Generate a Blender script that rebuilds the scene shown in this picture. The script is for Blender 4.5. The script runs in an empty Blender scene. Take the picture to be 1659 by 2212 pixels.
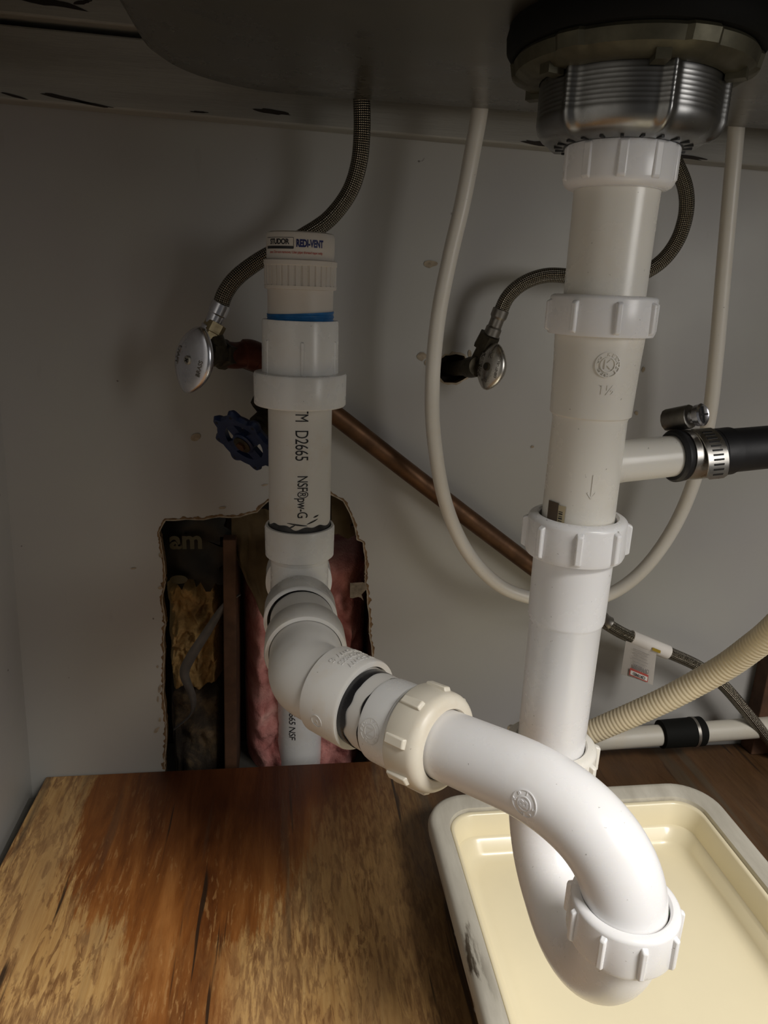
import bpy, bmesh, math, random
from mathutils import Vector, Matrix, noise
V = Vector
sc = bpy.context.scene
col = sc.collection
random.seed(11)
PI = math.pi

# ------------------------------------------------------------------ camera
YAW, PITCH, ROLL, FPX = math.radians(8), math.radians(17), math.radians(2.2), 1580.0
CAM = V((0, -.66, .4798))
fw = V((math.sin(YAW)*math.cos(PITCH), math.cos(YAW)*math.cos(PITCH), -math.sin(PITCH)))
r0 = V((math.cos(YAW), -math.sin(YAW), 0)); u0 = r0.cross(fw)
rt = math.cos(ROLL)*r0 + math.sin(ROLL)*u0
up = -math.sin(ROLL)*r0 + math.cos(ROLL)*u0
cd = bpy.data.cameras.new('camera'); cam = bpy.data.objects.new('camera', cd); col.objects.link(cam)
M = Matrix((rt, up, -fw)).transposed().to_4x4(); M.translation = CAM
cam.matrix_world = M
cd.sensor_fit = 'HORIZONTAL'; cd.sensor_width = 36; cd.lens = FPX/1659*36
cd.clip_start = .01; cd.clip_end = 50
sc.camera = cam

def ray(x, y): return (x-829.5)/FPX*rt - (y-1106)/FPX*up + fw
def aY(x, y, Y=0.0):                       # point of the world plane y = Y
    v = ray(x, y); return CAM + v*((Y-CAM.y)/v.y)
def aZ(x, y, Z=0.0):
    v = ray(x, y); return CAM + v*((Z-CAM.z)/v.z)
def aD(x, y, d): return CAM + ray(x, y)*d

# ------------------------------------------------------------------ light and exposure
sc.view_settings.view_transform = 'Standard'; sc.view_settings.look = 'None'
sc.view_settings.gamma = 1; sc.view_settings.exposure = 0.0
sc.view_settings.use_curve_mapping = False
w = bpy.data.worlds.new('kitchen_air'); sc.world = w; w.use_nodes = True
w.node_tree.nodes['Background'].inputs[0].default_value = (1, .96, .92, 1)
w.node_tree.nodes['Background'].inputs[1].default_value = .05
def area(name, loc, tgt, size, sy, power, colr):
    l = bpy.data.lights.new(name, 'AREA'); l.shape = 'RECTANGLE'; l.size = size; l.size_y = sy
    l.energy = power; l.color = colr
    o = bpy.data.objects.new(name, l); col.objects.link(o); o.location = loc
    o.rotation_euler = (V(tgt)-V(loc)).to_track_quat('-Z', 'Y').to_euler()
    return o
area('kitchen_window_light', (.80, -1.35, 1.60), (.22, -.25, .1), .6, .6, 36, (1, .965, .92))
area('low_fill_light', (.80, -1.05, .60), (.35, -.12, -.05), .35, .45, 3.0, (1, .965, .93))  # added fill lamp, no real source; brightens pipes, wall fades to the left

# ------------------------------------------------------------------ node helpers
class NT:
    def __init__(s, m): s.t = m.node_tree; s.n = s.t.nodes; s.b = s.n['Principled BSDF']
    def lk(s, a, b): s.t.links.new(a, b)
    def put(s, sock, v):
        if hasattr(v, 'is_output'): s.lk(v, sock)
        elif v is not None: sock.default_value = v
    def tex(s, kind='Object', scale=(1, 1, 1), rot=(0, 0, 0), loc=(0, 0, 0)):
        c = s.n.new('ShaderNodeTexCoord'); m = s.n.new('ShaderNodeMapping')
        m.inputs['Scale'].default_value = scale; m.inputs['Rotation'].default_value = rot; m.inputs['Location'].default_value = loc
        s.lk(c.outputs[kind], m.inputs[0]); return m.outputs[0]
    def noise(s, vec, scale=5, detail=4, rough=.55, dist=0):
        n = s.n.new('ShaderNodeTexNoise'); s.lk(vec, n.inputs['Vector'])
        n.inputs['Scale'].default_value = scale; n.inputs['Detail'].default_value = detail
        n.inputs['Roughness'].default_value = rough; n.inputs['Distortion'].default_value = dist
        return n.outputs[0]
    def ramp(s, f, stops, interp='LINEAR'):
        n = s.n.new('ShaderNodeValToRGB'); s.lk(f, n.inputs[0]); r = n.color_ramp; r.interpolation = interp
        while len(r.elements) < len(stops): r.elements.new(.5)
        for e, (p, c) in zip(r.elements, stops):
            e.position = p; e.color = (c, c, c, 1) if isinstance(c, (int, float)) else (*c, 1)
        return n.outputs[0]
    def mix(s, f, a, b, mode='MIX'):
        n = s.n.new('ShaderNodeMix'); n.data_type = 'RGBA'; n.blend_type = mode
        s.put(n.inputs[0], f)
        s.put(n.inputs[6], (*a, 1) if isinstance(a, tuple) else a); s.put(n.inputs[7], (*b, 1) if isinstance(b, tuple) else b)
        return n.outputs[2]
    def math(s, op, a, b=None, c=None, clamp=False):
        n = s.n.new('ShaderNodeMath'); n.operation = op; n.use_clamp = clamp
        s.put(n.inputs[0], a)
        if b is not None: s.put(n.inputs[1], b)
        if c is not None: s.put(n.inputs[2], c)
        return n.outputs[0]
    def bump(s, h, strength=.2, dist=.001):
        n = s.n.new('ShaderNodeBump'); n.inputs['Strength'].default_value = strength; n.inputs['Distance'].default_value = dist
        s.lk(h, n.inputs['Height']); s.lk(n.outputs[0], s.b.inputs['Normal'])
    def sep(s, v):
        n = s.n.new('ShaderNodeSeparateXYZ'); s.lk(v, n.inputs[0]); return n.outputs

def mat(name, color=(.8, .8, .8), rough=.4, metal=0, var=0.0, vs=60, sss=0, coat=0, spec=None):
    m = bpy.data.materials.new(name); m.use_nodes = True; t = NT(m); b = t.b
    b.inputs['Roughness'].default_value = rough; b.inputs['Metallic'].default_value = metal
    b.inputs['Base Color'].default_value = (*color, 1)
    if coat: b.inputs['Coat Weight'].default_value = coat; b.inputs['Coat Roughness'].default_value = .12
    if spec is not None: b.inputs['Specular IOR Level'].default_value = spec
    if sss:
        b.inputs['Subsurface Weight'].default_value = sss; b.inputs['Subsurface Radius'].default_value = (1, .8, .5); b.inputs['Subsurface Scale'].default_value = .004
    if var:
        n = t.noise(t.tex(), vs, 5, .6)
        dark = tuple(c*(1-var) for c in color)
        t.lk(t.ramp(n, [(.3, dark), (.65, color)]), b.inputs['Base Color'])
        t.lk(t.ramp(n, [(.3, min(1, rough+.15)), (.7, rough)]), b.inputs['Roughness'])
    return m

def plastic(name, color, rough, grime=.25, warm=(.55, .42, .25), coat=0):
    m = mat(name, color, rough, coat=coat, sss=.12); t = NT(m)
    n = t.noise(t.tex(), 28, 6, .65); sp = t.noise(t.tex(loc=(3, 1, 2)), 420, 2, .5)
    c = t.mix(t.ramp(n, [(.52, 0.0), (.8, grime)]), color, warm)
    c = t.mix(t.ramp(sp, [(.74, 0.0), (.78, .55)]), c, (.12, .1, .07))
    t.lk(c, t.b.inputs['Base Color'])
    t.lk(t.ramp(n, [(.3, rough), (.75, rough+.15)]), t.b.inputs['Roughness'])
    t.bump(t.noise(t.tex(), 90, 3), .03, .001)
    return m

PVC = plastic('white_pvc', (.78, .78, .765), .2, .18)
PVC2 = plastic('grey_white_pvc', (.66, .645, .61), .34, .4)
PP = plastic('white_polypropylene', (.84, .835, .835), .2, .12)
CREAMPP = plastic('ivory_polypropylene', (.80, .77, .70), .19, .2)
IVORYNUT = plastic('yellowed_nylon', (.74, .69, .58), .28, .35)
VENT = plastic('off_white_abs', (.62, .58, .53), .38, .2)
HOSEW = plastic('white_hose_vinyl', (.70, .67, .61), .30, .25)
PIPEOLD = plastic('grey_white_water_pipe', (.50, .47, .40), .4, .3)
CREAM = mat('cream_corrugated_plastic', (.78, .68, .49), .42, var=.1, vs=30, sss=.1)
BLACK = mat('black_rubber', (.012, .012, .014), .42, var=.3, vs=60)
SEAL = mat('black_gasket_rubber', (.005, .005, .004), .75, spec=.15)
CHROME = mat('worn_chrome', (.75, .76, .82), .16, 1, var=.2, vs=90)
STEEL = mat('stainless_band', (.62, .60, .56), .22, 1, var=.15, vs=120)
DSTEEL = mat('dull_nickel', (.32, .30, .27), .34, 1, var=.3, vs=150)
STRAIN = mat('dull_stainless_strainer', (.30, .30, .295), .25, 1, var=.25, vs=60)
OLIVE = mat('corroded_zinc_locknut', (.10, .092, .06), .45, .6, var=.5, vs=70)
BRASSD = mat('tarnished_dark_brass', (.07, .058, .038), .5, .7, var=.4, vs=200)
BRASSL = mat('pale_brass', (.45, .37, .22), .35, .8, var=.3, vs=200)
COPPER = mat('tarnished_copper_pipe', (.15, .075, .035), .42, .65, var=.45, vs=60)
COPPERR = mat('red_brown_copper', (.12, .03, .014), .4, .5, var=.4, vs=90)
BLUE = mat('blue_painted_iron', (.005, .018, .075), .38, var=.35, vs=120)
TAPE = mat('blue_thread_tape', (.02, .16, .42), .32, var=.35, vs=120)
INK = mat('black_ink', (.012, .012, .014), .5)
INKB = mat('navy_ink', (.01, .015, .11), .5)
INKR = mat('red_ink', (.45, .08, .06), .5)
PAPER = mat('white_label_paper', (.74, .70, .65), .45)
PRIMER = mat('black_solvent_cement', (.012, .012, .014), .2, var=.2, vs=100)
FACEBLK = mat('dark_slot', (.01, .01, .01), .6)
SILVER = mat('screw_zinc', (.5, .48, .42), .35, 1, var=.3, vs=300)

def braid_mat():
    m = mat('braided_steel', (.3, .27, .22), .22, 1); t = NT(m)
    x, y, z = t.sep(t.tex('UV'))
    a = t.math('SINE', t.math('ADD', t.math('MULTIPLY', x, 2*PI*330), t.math('MULTIPLY', y, 2*PI*12)))
    b = t.math('SINE', t.math('SUBTRACT', t.math('MULTIPLY', x, 2*PI*330), t.math('MULTIPLY', y, 2*PI*12)))
    h = t.math('MULTIPLY', a, b)
    hn = t.math('MULTIPLY_ADD', h, .5, .5)
    t.lk(t.ramp(hn, [(.25, (.03, .026, .02)), (.75, (.40, .36, .29))]), t.b.inputs['Base Color'])
    t.bump(hn, .9, .0008)
    return m
BRAID = braid_mat()

def wall_mat():
    m = mat('grey_white_satin_paint', (.5, .5, .48), .42); t = NT(m)
    n = t.noise(t.tex(), 7, 4, .5); n2 = t.noise(t.tex(loc=(5, 0, 1)), 3.2, 3, .5); sp = t.noise(t.tex(loc=(1, 2, 3)), 75, 2, .5)
    s2 = t.noise(t.tex(scale=(30, 30, 9), rot=(0, .5, 0)), 2.3, 4, .6)
    c = t.mix(t.ramp(n, [(.35, 0.0), (.68, 1.0)]), (.395, .392, .362), (.370, .360, .352))
    c = t.mix(t.ramp(n2, [(.45, 0.0), (.75, .5)]), c, (.385, .358, .315))
    c = t.mix(t.ramp(s2, [(.66, 0.0), (.8, .3)]), c, (.27, .245, .215))
    c = t.mix(t.ramp(sp, [(.755, 0.0), (.78, .8)]), c, (.06, .045, .035))
    t.lk(c, t.b.inputs['Base Color']); t.bump(t.noise(t.tex(), 35, 4, .6), .12, .002)
    t.lk(t.ramp(n, [(.3, .34), (.7, .5)]), t.b.inputs['Roughness'])
    return m
WALL = wall_mat()
def trim_mat():
    m = mat('chipped_grey_white_board', (.5, .5, .48), .5); t = NT(m)
    n = t.noise(t.tex(scale=(3, 30, 60)), 4.0, 5, .65); g = t.noise(t.tex(scale=(1, 8, 8)), 5, 3, .6)
    c = t.mix(t.ramp(g, [(.4, 0.0), (.7, 1.0)]), (.36, .35, .315), (.28, .27, .245))
    c = t.mix(t.ramp(n, [(.68, 0.0), (.70, 1.0)]), c, (.03, .024, .02))
    t.lk(c, t.b.inputs['Base Color']); t.bump(n, .2, .002)
    return m
TRIM = trim_mat()
TORN = mat('torn_brown_board_edge', (.22, .13, .06), .8, var=.6, vs=110)
TORNL = mat('torn_pale_board_edge', (.40, .33, .24), .8, var=.5, vs=140)

def ply_mat():
    m = mat('stained_plywood', (.5, .33, .16), .42); t = NT(m); O = t.tex()
    x, y, z = t.sep(O)
    gr = t.noise(t.tex(scale=(60, 3.0, 1)), 3.2, 8, .72, .3)         # fine grain along y
    gr2 = t.noise(t.tex(scale=(13, 1.6, 1), loc=(.3, .1, 0)), 2.6, 6, .68, .6)
    big = t.noise(t.tex(scale=(7, 2.4, 1), loc=(1, 2, 0)), 1.7, 4, .6, 1.0)
    rag = t.noise(t.tex(scale=(95, 9, 1), loc=(2, 3, 1)), 1.6, 7, .8)
    jit = t.math('MULTIPLY_ADD', rag, .20, -.10)
    jit2 = t.math('MULTIPLY_ADD', big, .12, -.06)
    # orange water stain: a blob around x=-.05, y=-.12
    dx = t.math('DIVIDE', t.math('ADD', x, .078), .125); dy = t.math('DIVIDE', t.math('ADD', y, .055), .172)
    d = t.math('SQRT', t.math('ADD', t.math('MULTIPLY', dx, dx), t.math('MULTIPLY', dy, dy)))
    d = t.math('ADD', t.math('ADD', d, t.math('MULTIPLY', jit, 4.5)), t.math('MULTIPLY', jit2, 3.6))
    stain = t.ramp(d, [(.88, 1.0), (1.0, 0.0)])
    ex = t.math('DIVIDE', t.math('ADD', x, .030), .185); ey = t.math('DIVIDE', t.math('ADD', y, -.010), .19)
    e = t.math('ADD', t.math('SQRT', t.math('ADD', t.math('MULTIPLY', ex, ex), t.math('MULTIPLY', ey, ey))), t.math('MULTIPLY', jit2, 3.0))
    red = t.ramp(e, [(.45, .97), (1.05, 0.0)])
    # a streak of stain running to the front edge
    sx = t.math('ABSOLUTE', t.math('ADD', t.math('ADD', x, .078), t.math('MULTIPLY', jit, .12)))
    streak = t.ramp(sx, [(.022, .9), (.05, 0.0)])
    fl = t.noise(t.tex(scale=(150, 24, 1), loc=(4, 4, 0)), 2.0, 10, .66, .4)
    fl2 = t.noise(t.tex(scale=(55, 12, 1), loc=(9, 1, 0)), 2.0, 9, .66, 1.0)
    base = t.ramp(fl, [(.38, (.22, .105, .035)), (.48, (.38, .21, .08)), (.53, (.56, .325, .115)), (.66, (.68, .44, .18))])
    smooth = t.ramp(gr, [(.30, (.36, .18, .06)), (.48, (.52, .30, .105)), (.66, (.62, .39, .155))])
    patchy = t.ramp(t.noise(t.tex(scale=(9, 5, 1), loc=(6, 2, 0)), 2.4, 5, .6, .8), [(.47, 0.0), (.56, 1.0)])
    base = t.mix(patchy, smooth, base)
    base = t.mix(t.ramp(fl2, [(.46, .85), (.50, 0.0)]), base, t.ramp(fl, [(.42, (.20, .09, .03)), (.58, (.37, .20, .075))]))
    base = t.mix(t.ramp(big, [(.45, 0.0), (.62, .4)]), base, (.36, .22, .10))
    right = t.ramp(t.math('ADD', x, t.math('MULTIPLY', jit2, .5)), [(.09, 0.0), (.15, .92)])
    orange = t.mix(t.math('MULTIPLY', patchy, t.ramp(fl, [(.56, 0.0), (.60, .5)])), t.ramp(gr2, [(.33, (.12, .035, .008)), (.5, (.27, .092, .018)), (.65, (.42, .17, .042))]), (.50, .27, .10))
    c = t.mix(t.math('MAXIMUM', stain, streak), base, orange)
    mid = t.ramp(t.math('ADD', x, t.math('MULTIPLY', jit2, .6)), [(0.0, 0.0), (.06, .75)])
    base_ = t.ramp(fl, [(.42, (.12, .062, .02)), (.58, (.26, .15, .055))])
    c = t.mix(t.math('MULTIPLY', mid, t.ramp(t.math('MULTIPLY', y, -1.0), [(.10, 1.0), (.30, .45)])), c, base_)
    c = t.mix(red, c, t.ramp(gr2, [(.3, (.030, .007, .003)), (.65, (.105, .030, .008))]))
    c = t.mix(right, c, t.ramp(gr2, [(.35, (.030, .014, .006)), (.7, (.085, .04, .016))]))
    blk = t.noise(t.tex(scale=(85, 3.4, 1), loc=(7, .4, 0)), 1.15, 3, .5)
    c = t.mix(t.ramp(blk, [(.655, 0.0), (.69, .92)]), c, (.028, .016, .009))
    gb = t.noise(t.tex(scale=(26, 1.3, 1), loc=(2, 5, 0)), 1.3, 3, .6)
    c = t.mix(t.ramp(gb, [(.60, 0.0), (.70, .7)]), c, (.075, .06, .04))
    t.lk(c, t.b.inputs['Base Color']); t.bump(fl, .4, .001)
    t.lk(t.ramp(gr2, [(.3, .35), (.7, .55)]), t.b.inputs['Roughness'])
    return m
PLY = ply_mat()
TRAY = mat('cream_enamel', (.87, .78, .545), .28, var=.04, vs=14, coat=.3)
def rim_mat():
    m = mat('grimy_white_tray_rim', (.55, .53, .48), .4); t = NT(m)
    n = t.noise(t.tex(scale=(30, 6, 30)), 3, 5, .65)
    x, y, z = t.sep(t.tex())
    g = t.math('MULTIPLY', t.ramp(n, [(.40, 1.0), (.47, 0.0)]), t.math('MULTIPLY', t.ramp(x, [(.124, 1.0), (.134, 0.0)]), t.ramp(t.math('MULTIPLY', y, -1.0), [(.20, 0.0), (.25, 1.0)])))
    t.lk(t.mix(g, t.ramp(n, [(.3, (.46, .43, .36)), (.7, (.60, .57, .49))]), (.07, .05, .03)), t.b.inputs['Base Color'])
    return m
RIM = rim_mat()
def sink_mat():
    m = mat('brushed_sink_steel', (.19, .18, .15), .3, .75); t = NT(m)
    n = t.noise(t.tex(scale=(6, 6, 6)), 6, 5, .6); f = t.noise(t.tex(scale=(1, 14, 1)), 60, 2, .5)
    t.lk(t.ramp(n, [(.3, (.105, .095, .075)), (.7, (.15, .138, .112))]), t.b.inputs['Base Color'])
    t.lk(t.ramp(n, [(.3, .24), (.7, .34)]), t.b.inputs['Roughness'])
    return m
SINK = sink_mat()
def fluff(name, cols, s=20):
    m = mat(name, cols[0], .95); t = NT(m); n = t.noise(t.tex(), s, 7, .65, .6)
    t.lk(t.ramp(n, [(.3, cols[0]), (.5, cols[1]), (.7, cols[2])]), t.b.inputs['Base Color'])
    t.bump(t.noise(t.tex(), 90, 6, .7), .8, .004); return m
PINK = fluff('pink_glass_wool', [(.33, .09, .08), (.62, .27, .24), (.80, .46, .40)])
YEL = fluff('brown_yellow_glass_wool', [(.14, .08, .03), (.55, .35, .13), (.72, .50, .23)], 16)
FOIL = mat('dark_grey_facing', (.035, .033, .026), .4, var=.5, vs=40)
OLIVEINK = mat('olive_print', (.055, .048, .018), .5)
FILM = mat('smoky_plastic_film', (.24, .22, .20), .25, var=.3, vs=50)
STUD = mat('brown_wood_stud', (.10, .045, .02), .7, var=.5, vs=35)
KRAFT = mat('kraft_paper', (.17, .115, .05), .7, var=.4, vs=40)
DARK = mat('dark_board', (.03, .022, .016), .9)  # plain dark board colour for cavity back and liner
GREYF = mat('grey_painted_floor', (.11, .105, .09), .7, var=.3, vs=30)

# ------------------------------------------------------------------ geometry helpers
def link(name, bm, m, parent=None, angle=35, smooth=True):
    me = bpy.data.meshes.new(name)
    bmesh.ops.recalc_face_normals(bm, faces=bm.faces)
    bm.to_mesh(me); bm.free()
    if smooth:
        me.polygons.foreach_set('use_smooth', [True]*len(me.polygons))
        me.set_sharp_from_angle(angle=math.radians(angle))
    for k in (m if isinstance(m, (list, tuple)) else [m]): me.materials.append(k)
    o = bpy.data.objects.new(name, me); col.objects.link(o)
    if parent: o.parent = parent; o.matrix_parent_inverse = parent.matrix_world.inverted()
    return o
def tag(o, label=None, cat=None, group=None, kind=None):
    if label: o['label'] = label
    if cat: o['category'] = cat
    if group: o['group'] = group
    if kind: o['kind'] = kind
    return o
def thing(name, loc, label, cat, group=None):
    o = bpy.data.objects.new(name, None); o.empty_display_size = .01; col.objects.link(o); o.location = loc
    o.matrix_world = Matrix.Translation(loc)
    return tag(o, label, cat, group)
def frame(d):
    d = V(d).normalized()
    a = V((0, 0, 1)) if abs(d.z) < .9 else V((0, -1, 0))
    e1 = (a - d*a.dot(d)).normalized(); e2 = d.cross(e1)
    return d, e1, e2
def lathe(bm, o, d, prof, seg=64, fn=None, close=True):
    """revolve (t, r) points round the line o + t*d"""
    o = V(o); d, e1, e2 = frame(d); rings = []
    for t, r in prof:
        rings.append([bm.verts.new(o + d*t + (e1*math.cos(2*PI*k/seg) + e2*math.sin(2*PI*k/seg))*(r if fn is None else fn(t, r, 2*PI*k/seg))) for k in range(seg)])
    for a, b in zip(rings, rings[1:]):
        for k in range(seg): bm.faces.new((a[k], a[(k+1) % seg], b[(k+1) % seg], b[k]))
    if close:
        bm.faces.new(rings[0][::-1]); bm.faces.new(rings[-1])
    return rings
def closed_prof(bm, o, d, prof, seg=64, fn=None):
    """revolve a closed profile: a ring with a bore"""
    o = V(o); d, e1, e2 = frame(d); rings = []
    for t, r in prof:
        rings.append([bm.verts.new(o + d*t + (e1*math.cos(2*PI*k/seg) + e2*math.sin(2*PI*k/seg))*(r if fn is None else fn(t, r, 2*PI*k/seg))) for k in range(seg)])
    n = len(rings)
    for i in range(n):
        a, b = rings[i], rings[(i+1) % n]
        for k in range(seg): bm.faces.new((a[k], a[(k+1) % seg], b[(k+1) % seg], b[k]))
def catmull(pts, per=10):
    pts = [V(p) for p in pts]
    P = [pts[0]*2-pts[1]] + pts + [pts[-1]*2-pts[-2]]; out = []
    for i in range(1, len(P)-2):
        a, b, c, d = P[i-1:i+3]
        for k in range(per):
            t = k/per
            out.append(.5*((2*b) + (c-a)*t + (2*a-5*b+4*c-d)*t*t + (-a+3*b-3*c+d)*t**3))
    out.append(pts[-1]); return out
def resample(pts, step):
    out = [pts[0]]; acc = 0.0
    L = [0]
    for a, b in zip(pts, pts[1:]): L.append(L[-1]+(b-a).length)
    n = max(2, int(L[-1]/step)); j = 0
    for i in range(1, n+1):
        s = L[-1]*i/n
        while j < len(L)-2 and L[j+1] < s: j += 1
        f = (s-L[j])/max(1e-9, L[j+1]-L[j]); out.append(pts[j].lerp(pts[j+1], min(1, f)))
    return out
def tube(bm, pts, r, seg=24, cap=True):
    pts = [V(p) for p in pts]; n = len(pts)
    uvl = bm.loops.layers.uv.verify()
    T = [(pts[min(i+1, n-1)]-pts[max(i-1, 0)]).normalized() for i in range(n)]
    d, e1, e2 = frame(T[0]); rings = []; s = 0; S = []
    for i in range(n):
        if i: s += (pts[i]-pts[i-1]).length
        S.append(s)
        e1 = (e1 - T[i]*e1.dot(T[i])).normalized(); e2 = T[i].cross(e1)
        rr = r(s) if callable(r) else r
        rings.append([bm.verts.new(pts[i] + (e1*math.cos(2*PI*k/seg)+e2*math.sin(2*PI*k/seg))*rr) for k in range(seg)])
    for i in range(n-1):
        for k in range(seg):
            f = bm.faces.new((rings[i][k], rings[i][(k+1) % seg], rings[i+1][(k+1) % seg], rings[i+1][k]))
            for lp, (ii, kk) in zip(f.loops, ((i, k), (i, k+1), (i+1, k+1), (i+1, k))): lp[uvl].uv = (S[ii], kk/seg)
    if cap: bm.faces.new(rings[0][::-1]); bm.faces.new(rings[-1])
    return S[-1]
def box(bm, c, ex, ey, ez, hx, hy, hz, taper=1.0):
    c, ex, ey, ez = V(c), V(ex).normalized(), V(ey).normalized(), V(ez).normalized()
    vs = [bm.verts.new(c + ex*hx*sx*(taper if sz > 0 else 1) + ey*hy*sy*(taper if sz > 0 else 1) + ez*hz*sz) for sx in (-1, 1) for sy in (-1, 1) for sz in (-1, 1)]
    for q in ((0, 1, 3, 2), (4, 6, 7, 5), (0, 4, 5, 1), (2, 3, 7, 6), (0, 2, 6, 4), (1, 5, 7, 3)): bm.faces.new([vs[i] for i in q])
    return vs
def bevel(o, w=.001, seg=2, ang=40):
    m = o.modifiers.new('bevel', 'BEVEL'); m.width = w; m.segments = seg; m.limit_method = 'ANGLE'; m.angle_limit = math.radians(ang)
    return o
def slip_nut(loc, d, h, r, bore, m, label, n=8, ribh=.0022, a0=0.0, ribw=.0035, group=None, name='slip_nut', dome=.003, face=None):
    """ring with a domed shoulder at t=0 and grip ribs, extends along d for h"""
    t = thing(name, loc, label, 'nut', group)
    bm = bmesh.new(); prof = []
    prof.append((.0012, bore)); prof.append((0, bore+.001)); prof.append((0, r-dome*1.5))
    for k in range(1, 6):
        a = PI/2*k/5; prof.append((dome-dome*math.cos(a), r-dome*1.5+dome*1.5*math.sin(a)))
    prof += [(h*.9, r+.0004), (h, r-.0004), (h, bore+.0015), (h*.5, bore)]
    closed_prof(bm, loc, d, prof, 72)
    link('ring', bm, m, t)
    bm = bmesh.new(); D, e1, e2 = frame(d)
    for k in range(n):
        a = a0+2*PI*k/n; c = e1*math.cos(a)+e2*math.sin(a); tt = D.cross(c)
        box(bm, V(loc)+D*(h*.54)+c*(r+ribh/2-.0008), tt, D, c, ribw/2, h*.44, ribh/2+.0008, .8)
    o = link('grip_ribs', bm, m, t); bevel(o, .0007)
    return t
def text_bm(body, size, bold=0.0, spacing=1.0, extrude=0.0, align='CENTER', cuts=1):
    c = bpy.data.curves.new('lettering', 'FONT'); c.body = body; c.size = size; c.offset = bold*size
    c.extrude = extrude; c.align_x = align; c.align_y = 'CENTER'; c.space_character = spacing; c.resolution_u = 4
    o = bpy.data.objects.new('lettering', c); col.objects.link(o)
    bpy.context.view_layer.update()
    me = bpy.data.meshes.new_from_object(o.evaluated_get(bpy.context.evaluated_depsgraph_get()))
    bm = bmesh.new(); bm.from_mesh(me)
    bpy.data.objects.remove(o); bpy.data.curves.remove(c); bpy.data.meshes.remove(me)
    bmesh.ops.triangulate(bm, faces=bm.faces)
    if cuts:
        es = [e for e in bm.edges if e.calc_length() > size*.25]
        bmesh.ops.subdivide_edges(bm, edges=es, cuts=cuts); bmesh.ops.triangulate(bm, faces=bm.faces)
    return bm
def wrap(bm, o, d, start, R, rot=0.0, off=(0, 0), sx=1.0):
    """bend flat lettering round a cylinder; +u runs to the viewer's right, +v along d"""
    o = V(o); d = V(d).normalized(); e1 = V(start); e1 = (e1-d*e1.dot(d)).normalized(); e2 = d.cross(e1)
    c, s = math.cos(rot), math.sin(rot)
    for v in bm.verts:
        x, y = v.co.x*sx, v.co.y
        u = x*c-y*s+off[0]; q = x*s+y*c+off[1]; a = u/R
        v.co = o + d*q + (e1*math.cos(a)+e2*math.sin(a))*(R+v.co.z)
def patch(u0, u1, v0, v1, nu=24, nv=4, rad=0):
    bm = bmesh.new(); g = [[bm.verts.new((u0+(u1-u0)*i/nu, v0+(v1-v0)*j/nv, 0)) for j in range(nv+1)] for i in range(nu+1)]
    for i in range(nu):
        for j in range(nv): bm.faces.new((g[i][j], g[i+1][j], g[i+1][j+1], g[i][j+1]))
    return bm
def flat(bm, o, ex, ey, rot=0.0, sx=1.0):
    o = V(o); ex = V(ex).normalized(); ey = V(ey).normalized(); n = ex.cross(ey)
    for v in bm.verts:
        x, y = v.co.x*sx, v.co.y
        v.co = o + ex*(x*math.cos(rot)-y*math.sin(rot)) + ey*(x*math.sin(rot)+y*math.cos(rot)) + n*v.co.z
def merge(dst, src):
    me = bpy.data.meshes.new('t'); src.to_mesh(me); src.free(); dst.from_mesh(me); bpy.data.meshes.remove(me)
def emblem(R, rings=(1.0, .62), letter='K', ring_txt='MFG CO IPC'):
    """raised round maker's mark as flat bmesh"""
    bm = bmesh.new()
    for q in rings:
        n = 40; a = []; b = []; a2 = []; b2 = []
        for k in range(n):
            t = 2*PI*k/n; c, s = math.cos(t), math.sin(t)
            a.append(bm.verts.new((c*R*q, s*R*q, .0003))); b.append(bm.verts.new((c*(R*q-.0005), s*(R*q-.0005), .0003)))
            a2.append(bm.verts.new((c*R*q, s*R*q, -.0004)))
            b2.append(bm.verts.new((c*(R*q-.0005), s*(R*q-.0005), -.0004)))
        for k in range(n):
            j = (k+1) % n
            bm.faces.new((a[k], a[j], b[j], b[k])); bm.faces.new((a2[k], a2[j], a[j], a[k])); bm.faces.new((b[k], b[j], b2[j], b2[k]))
    tb = text_bm(letter, R*1.0, .02, extrude=.0003, cuts=0); merge(bm, tb)
    for i, ch in enumerate(ring_txt):
        if ch == ' ': continue
        a = PI/2 - 2*PI*i/len(ring_txt)
        tb = text_bm(ch, R*.36, .02, extrude=.0003, cuts=0)
        rr = Matrix.Rotation(a-PI/2, 4, 'Z')
        for v in tb.verts: v.co = rr @ v.co + V((math.cos(a), math.sin(a), 0))*R*.80
        merge(bm, tb)
    return bm
def rough_loop(pts, step=.004, amp=.0012, seed=0):
    out = []; n = len(pts)
    for i in range(n):
        a, b = V(pts[i]), V(pts[(i+1) % n]); k = max(1, int((b-a).length/step)); nr = V((b-a).normalized().yx); nr.y *= -1
        for j in range(k):
            p = a.lerp(b, j/k); q = noise.noise(V((p.x*70, p.y*70, seed+9)))
            out.append(p + nr*amp*(noise.noise(V((p.x*45, p.y*45, seed)))*1.2+max(0, q)*2.0*noise.noise(V((p.x*420, p.y*420, seed+3)))))
    return out

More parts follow.
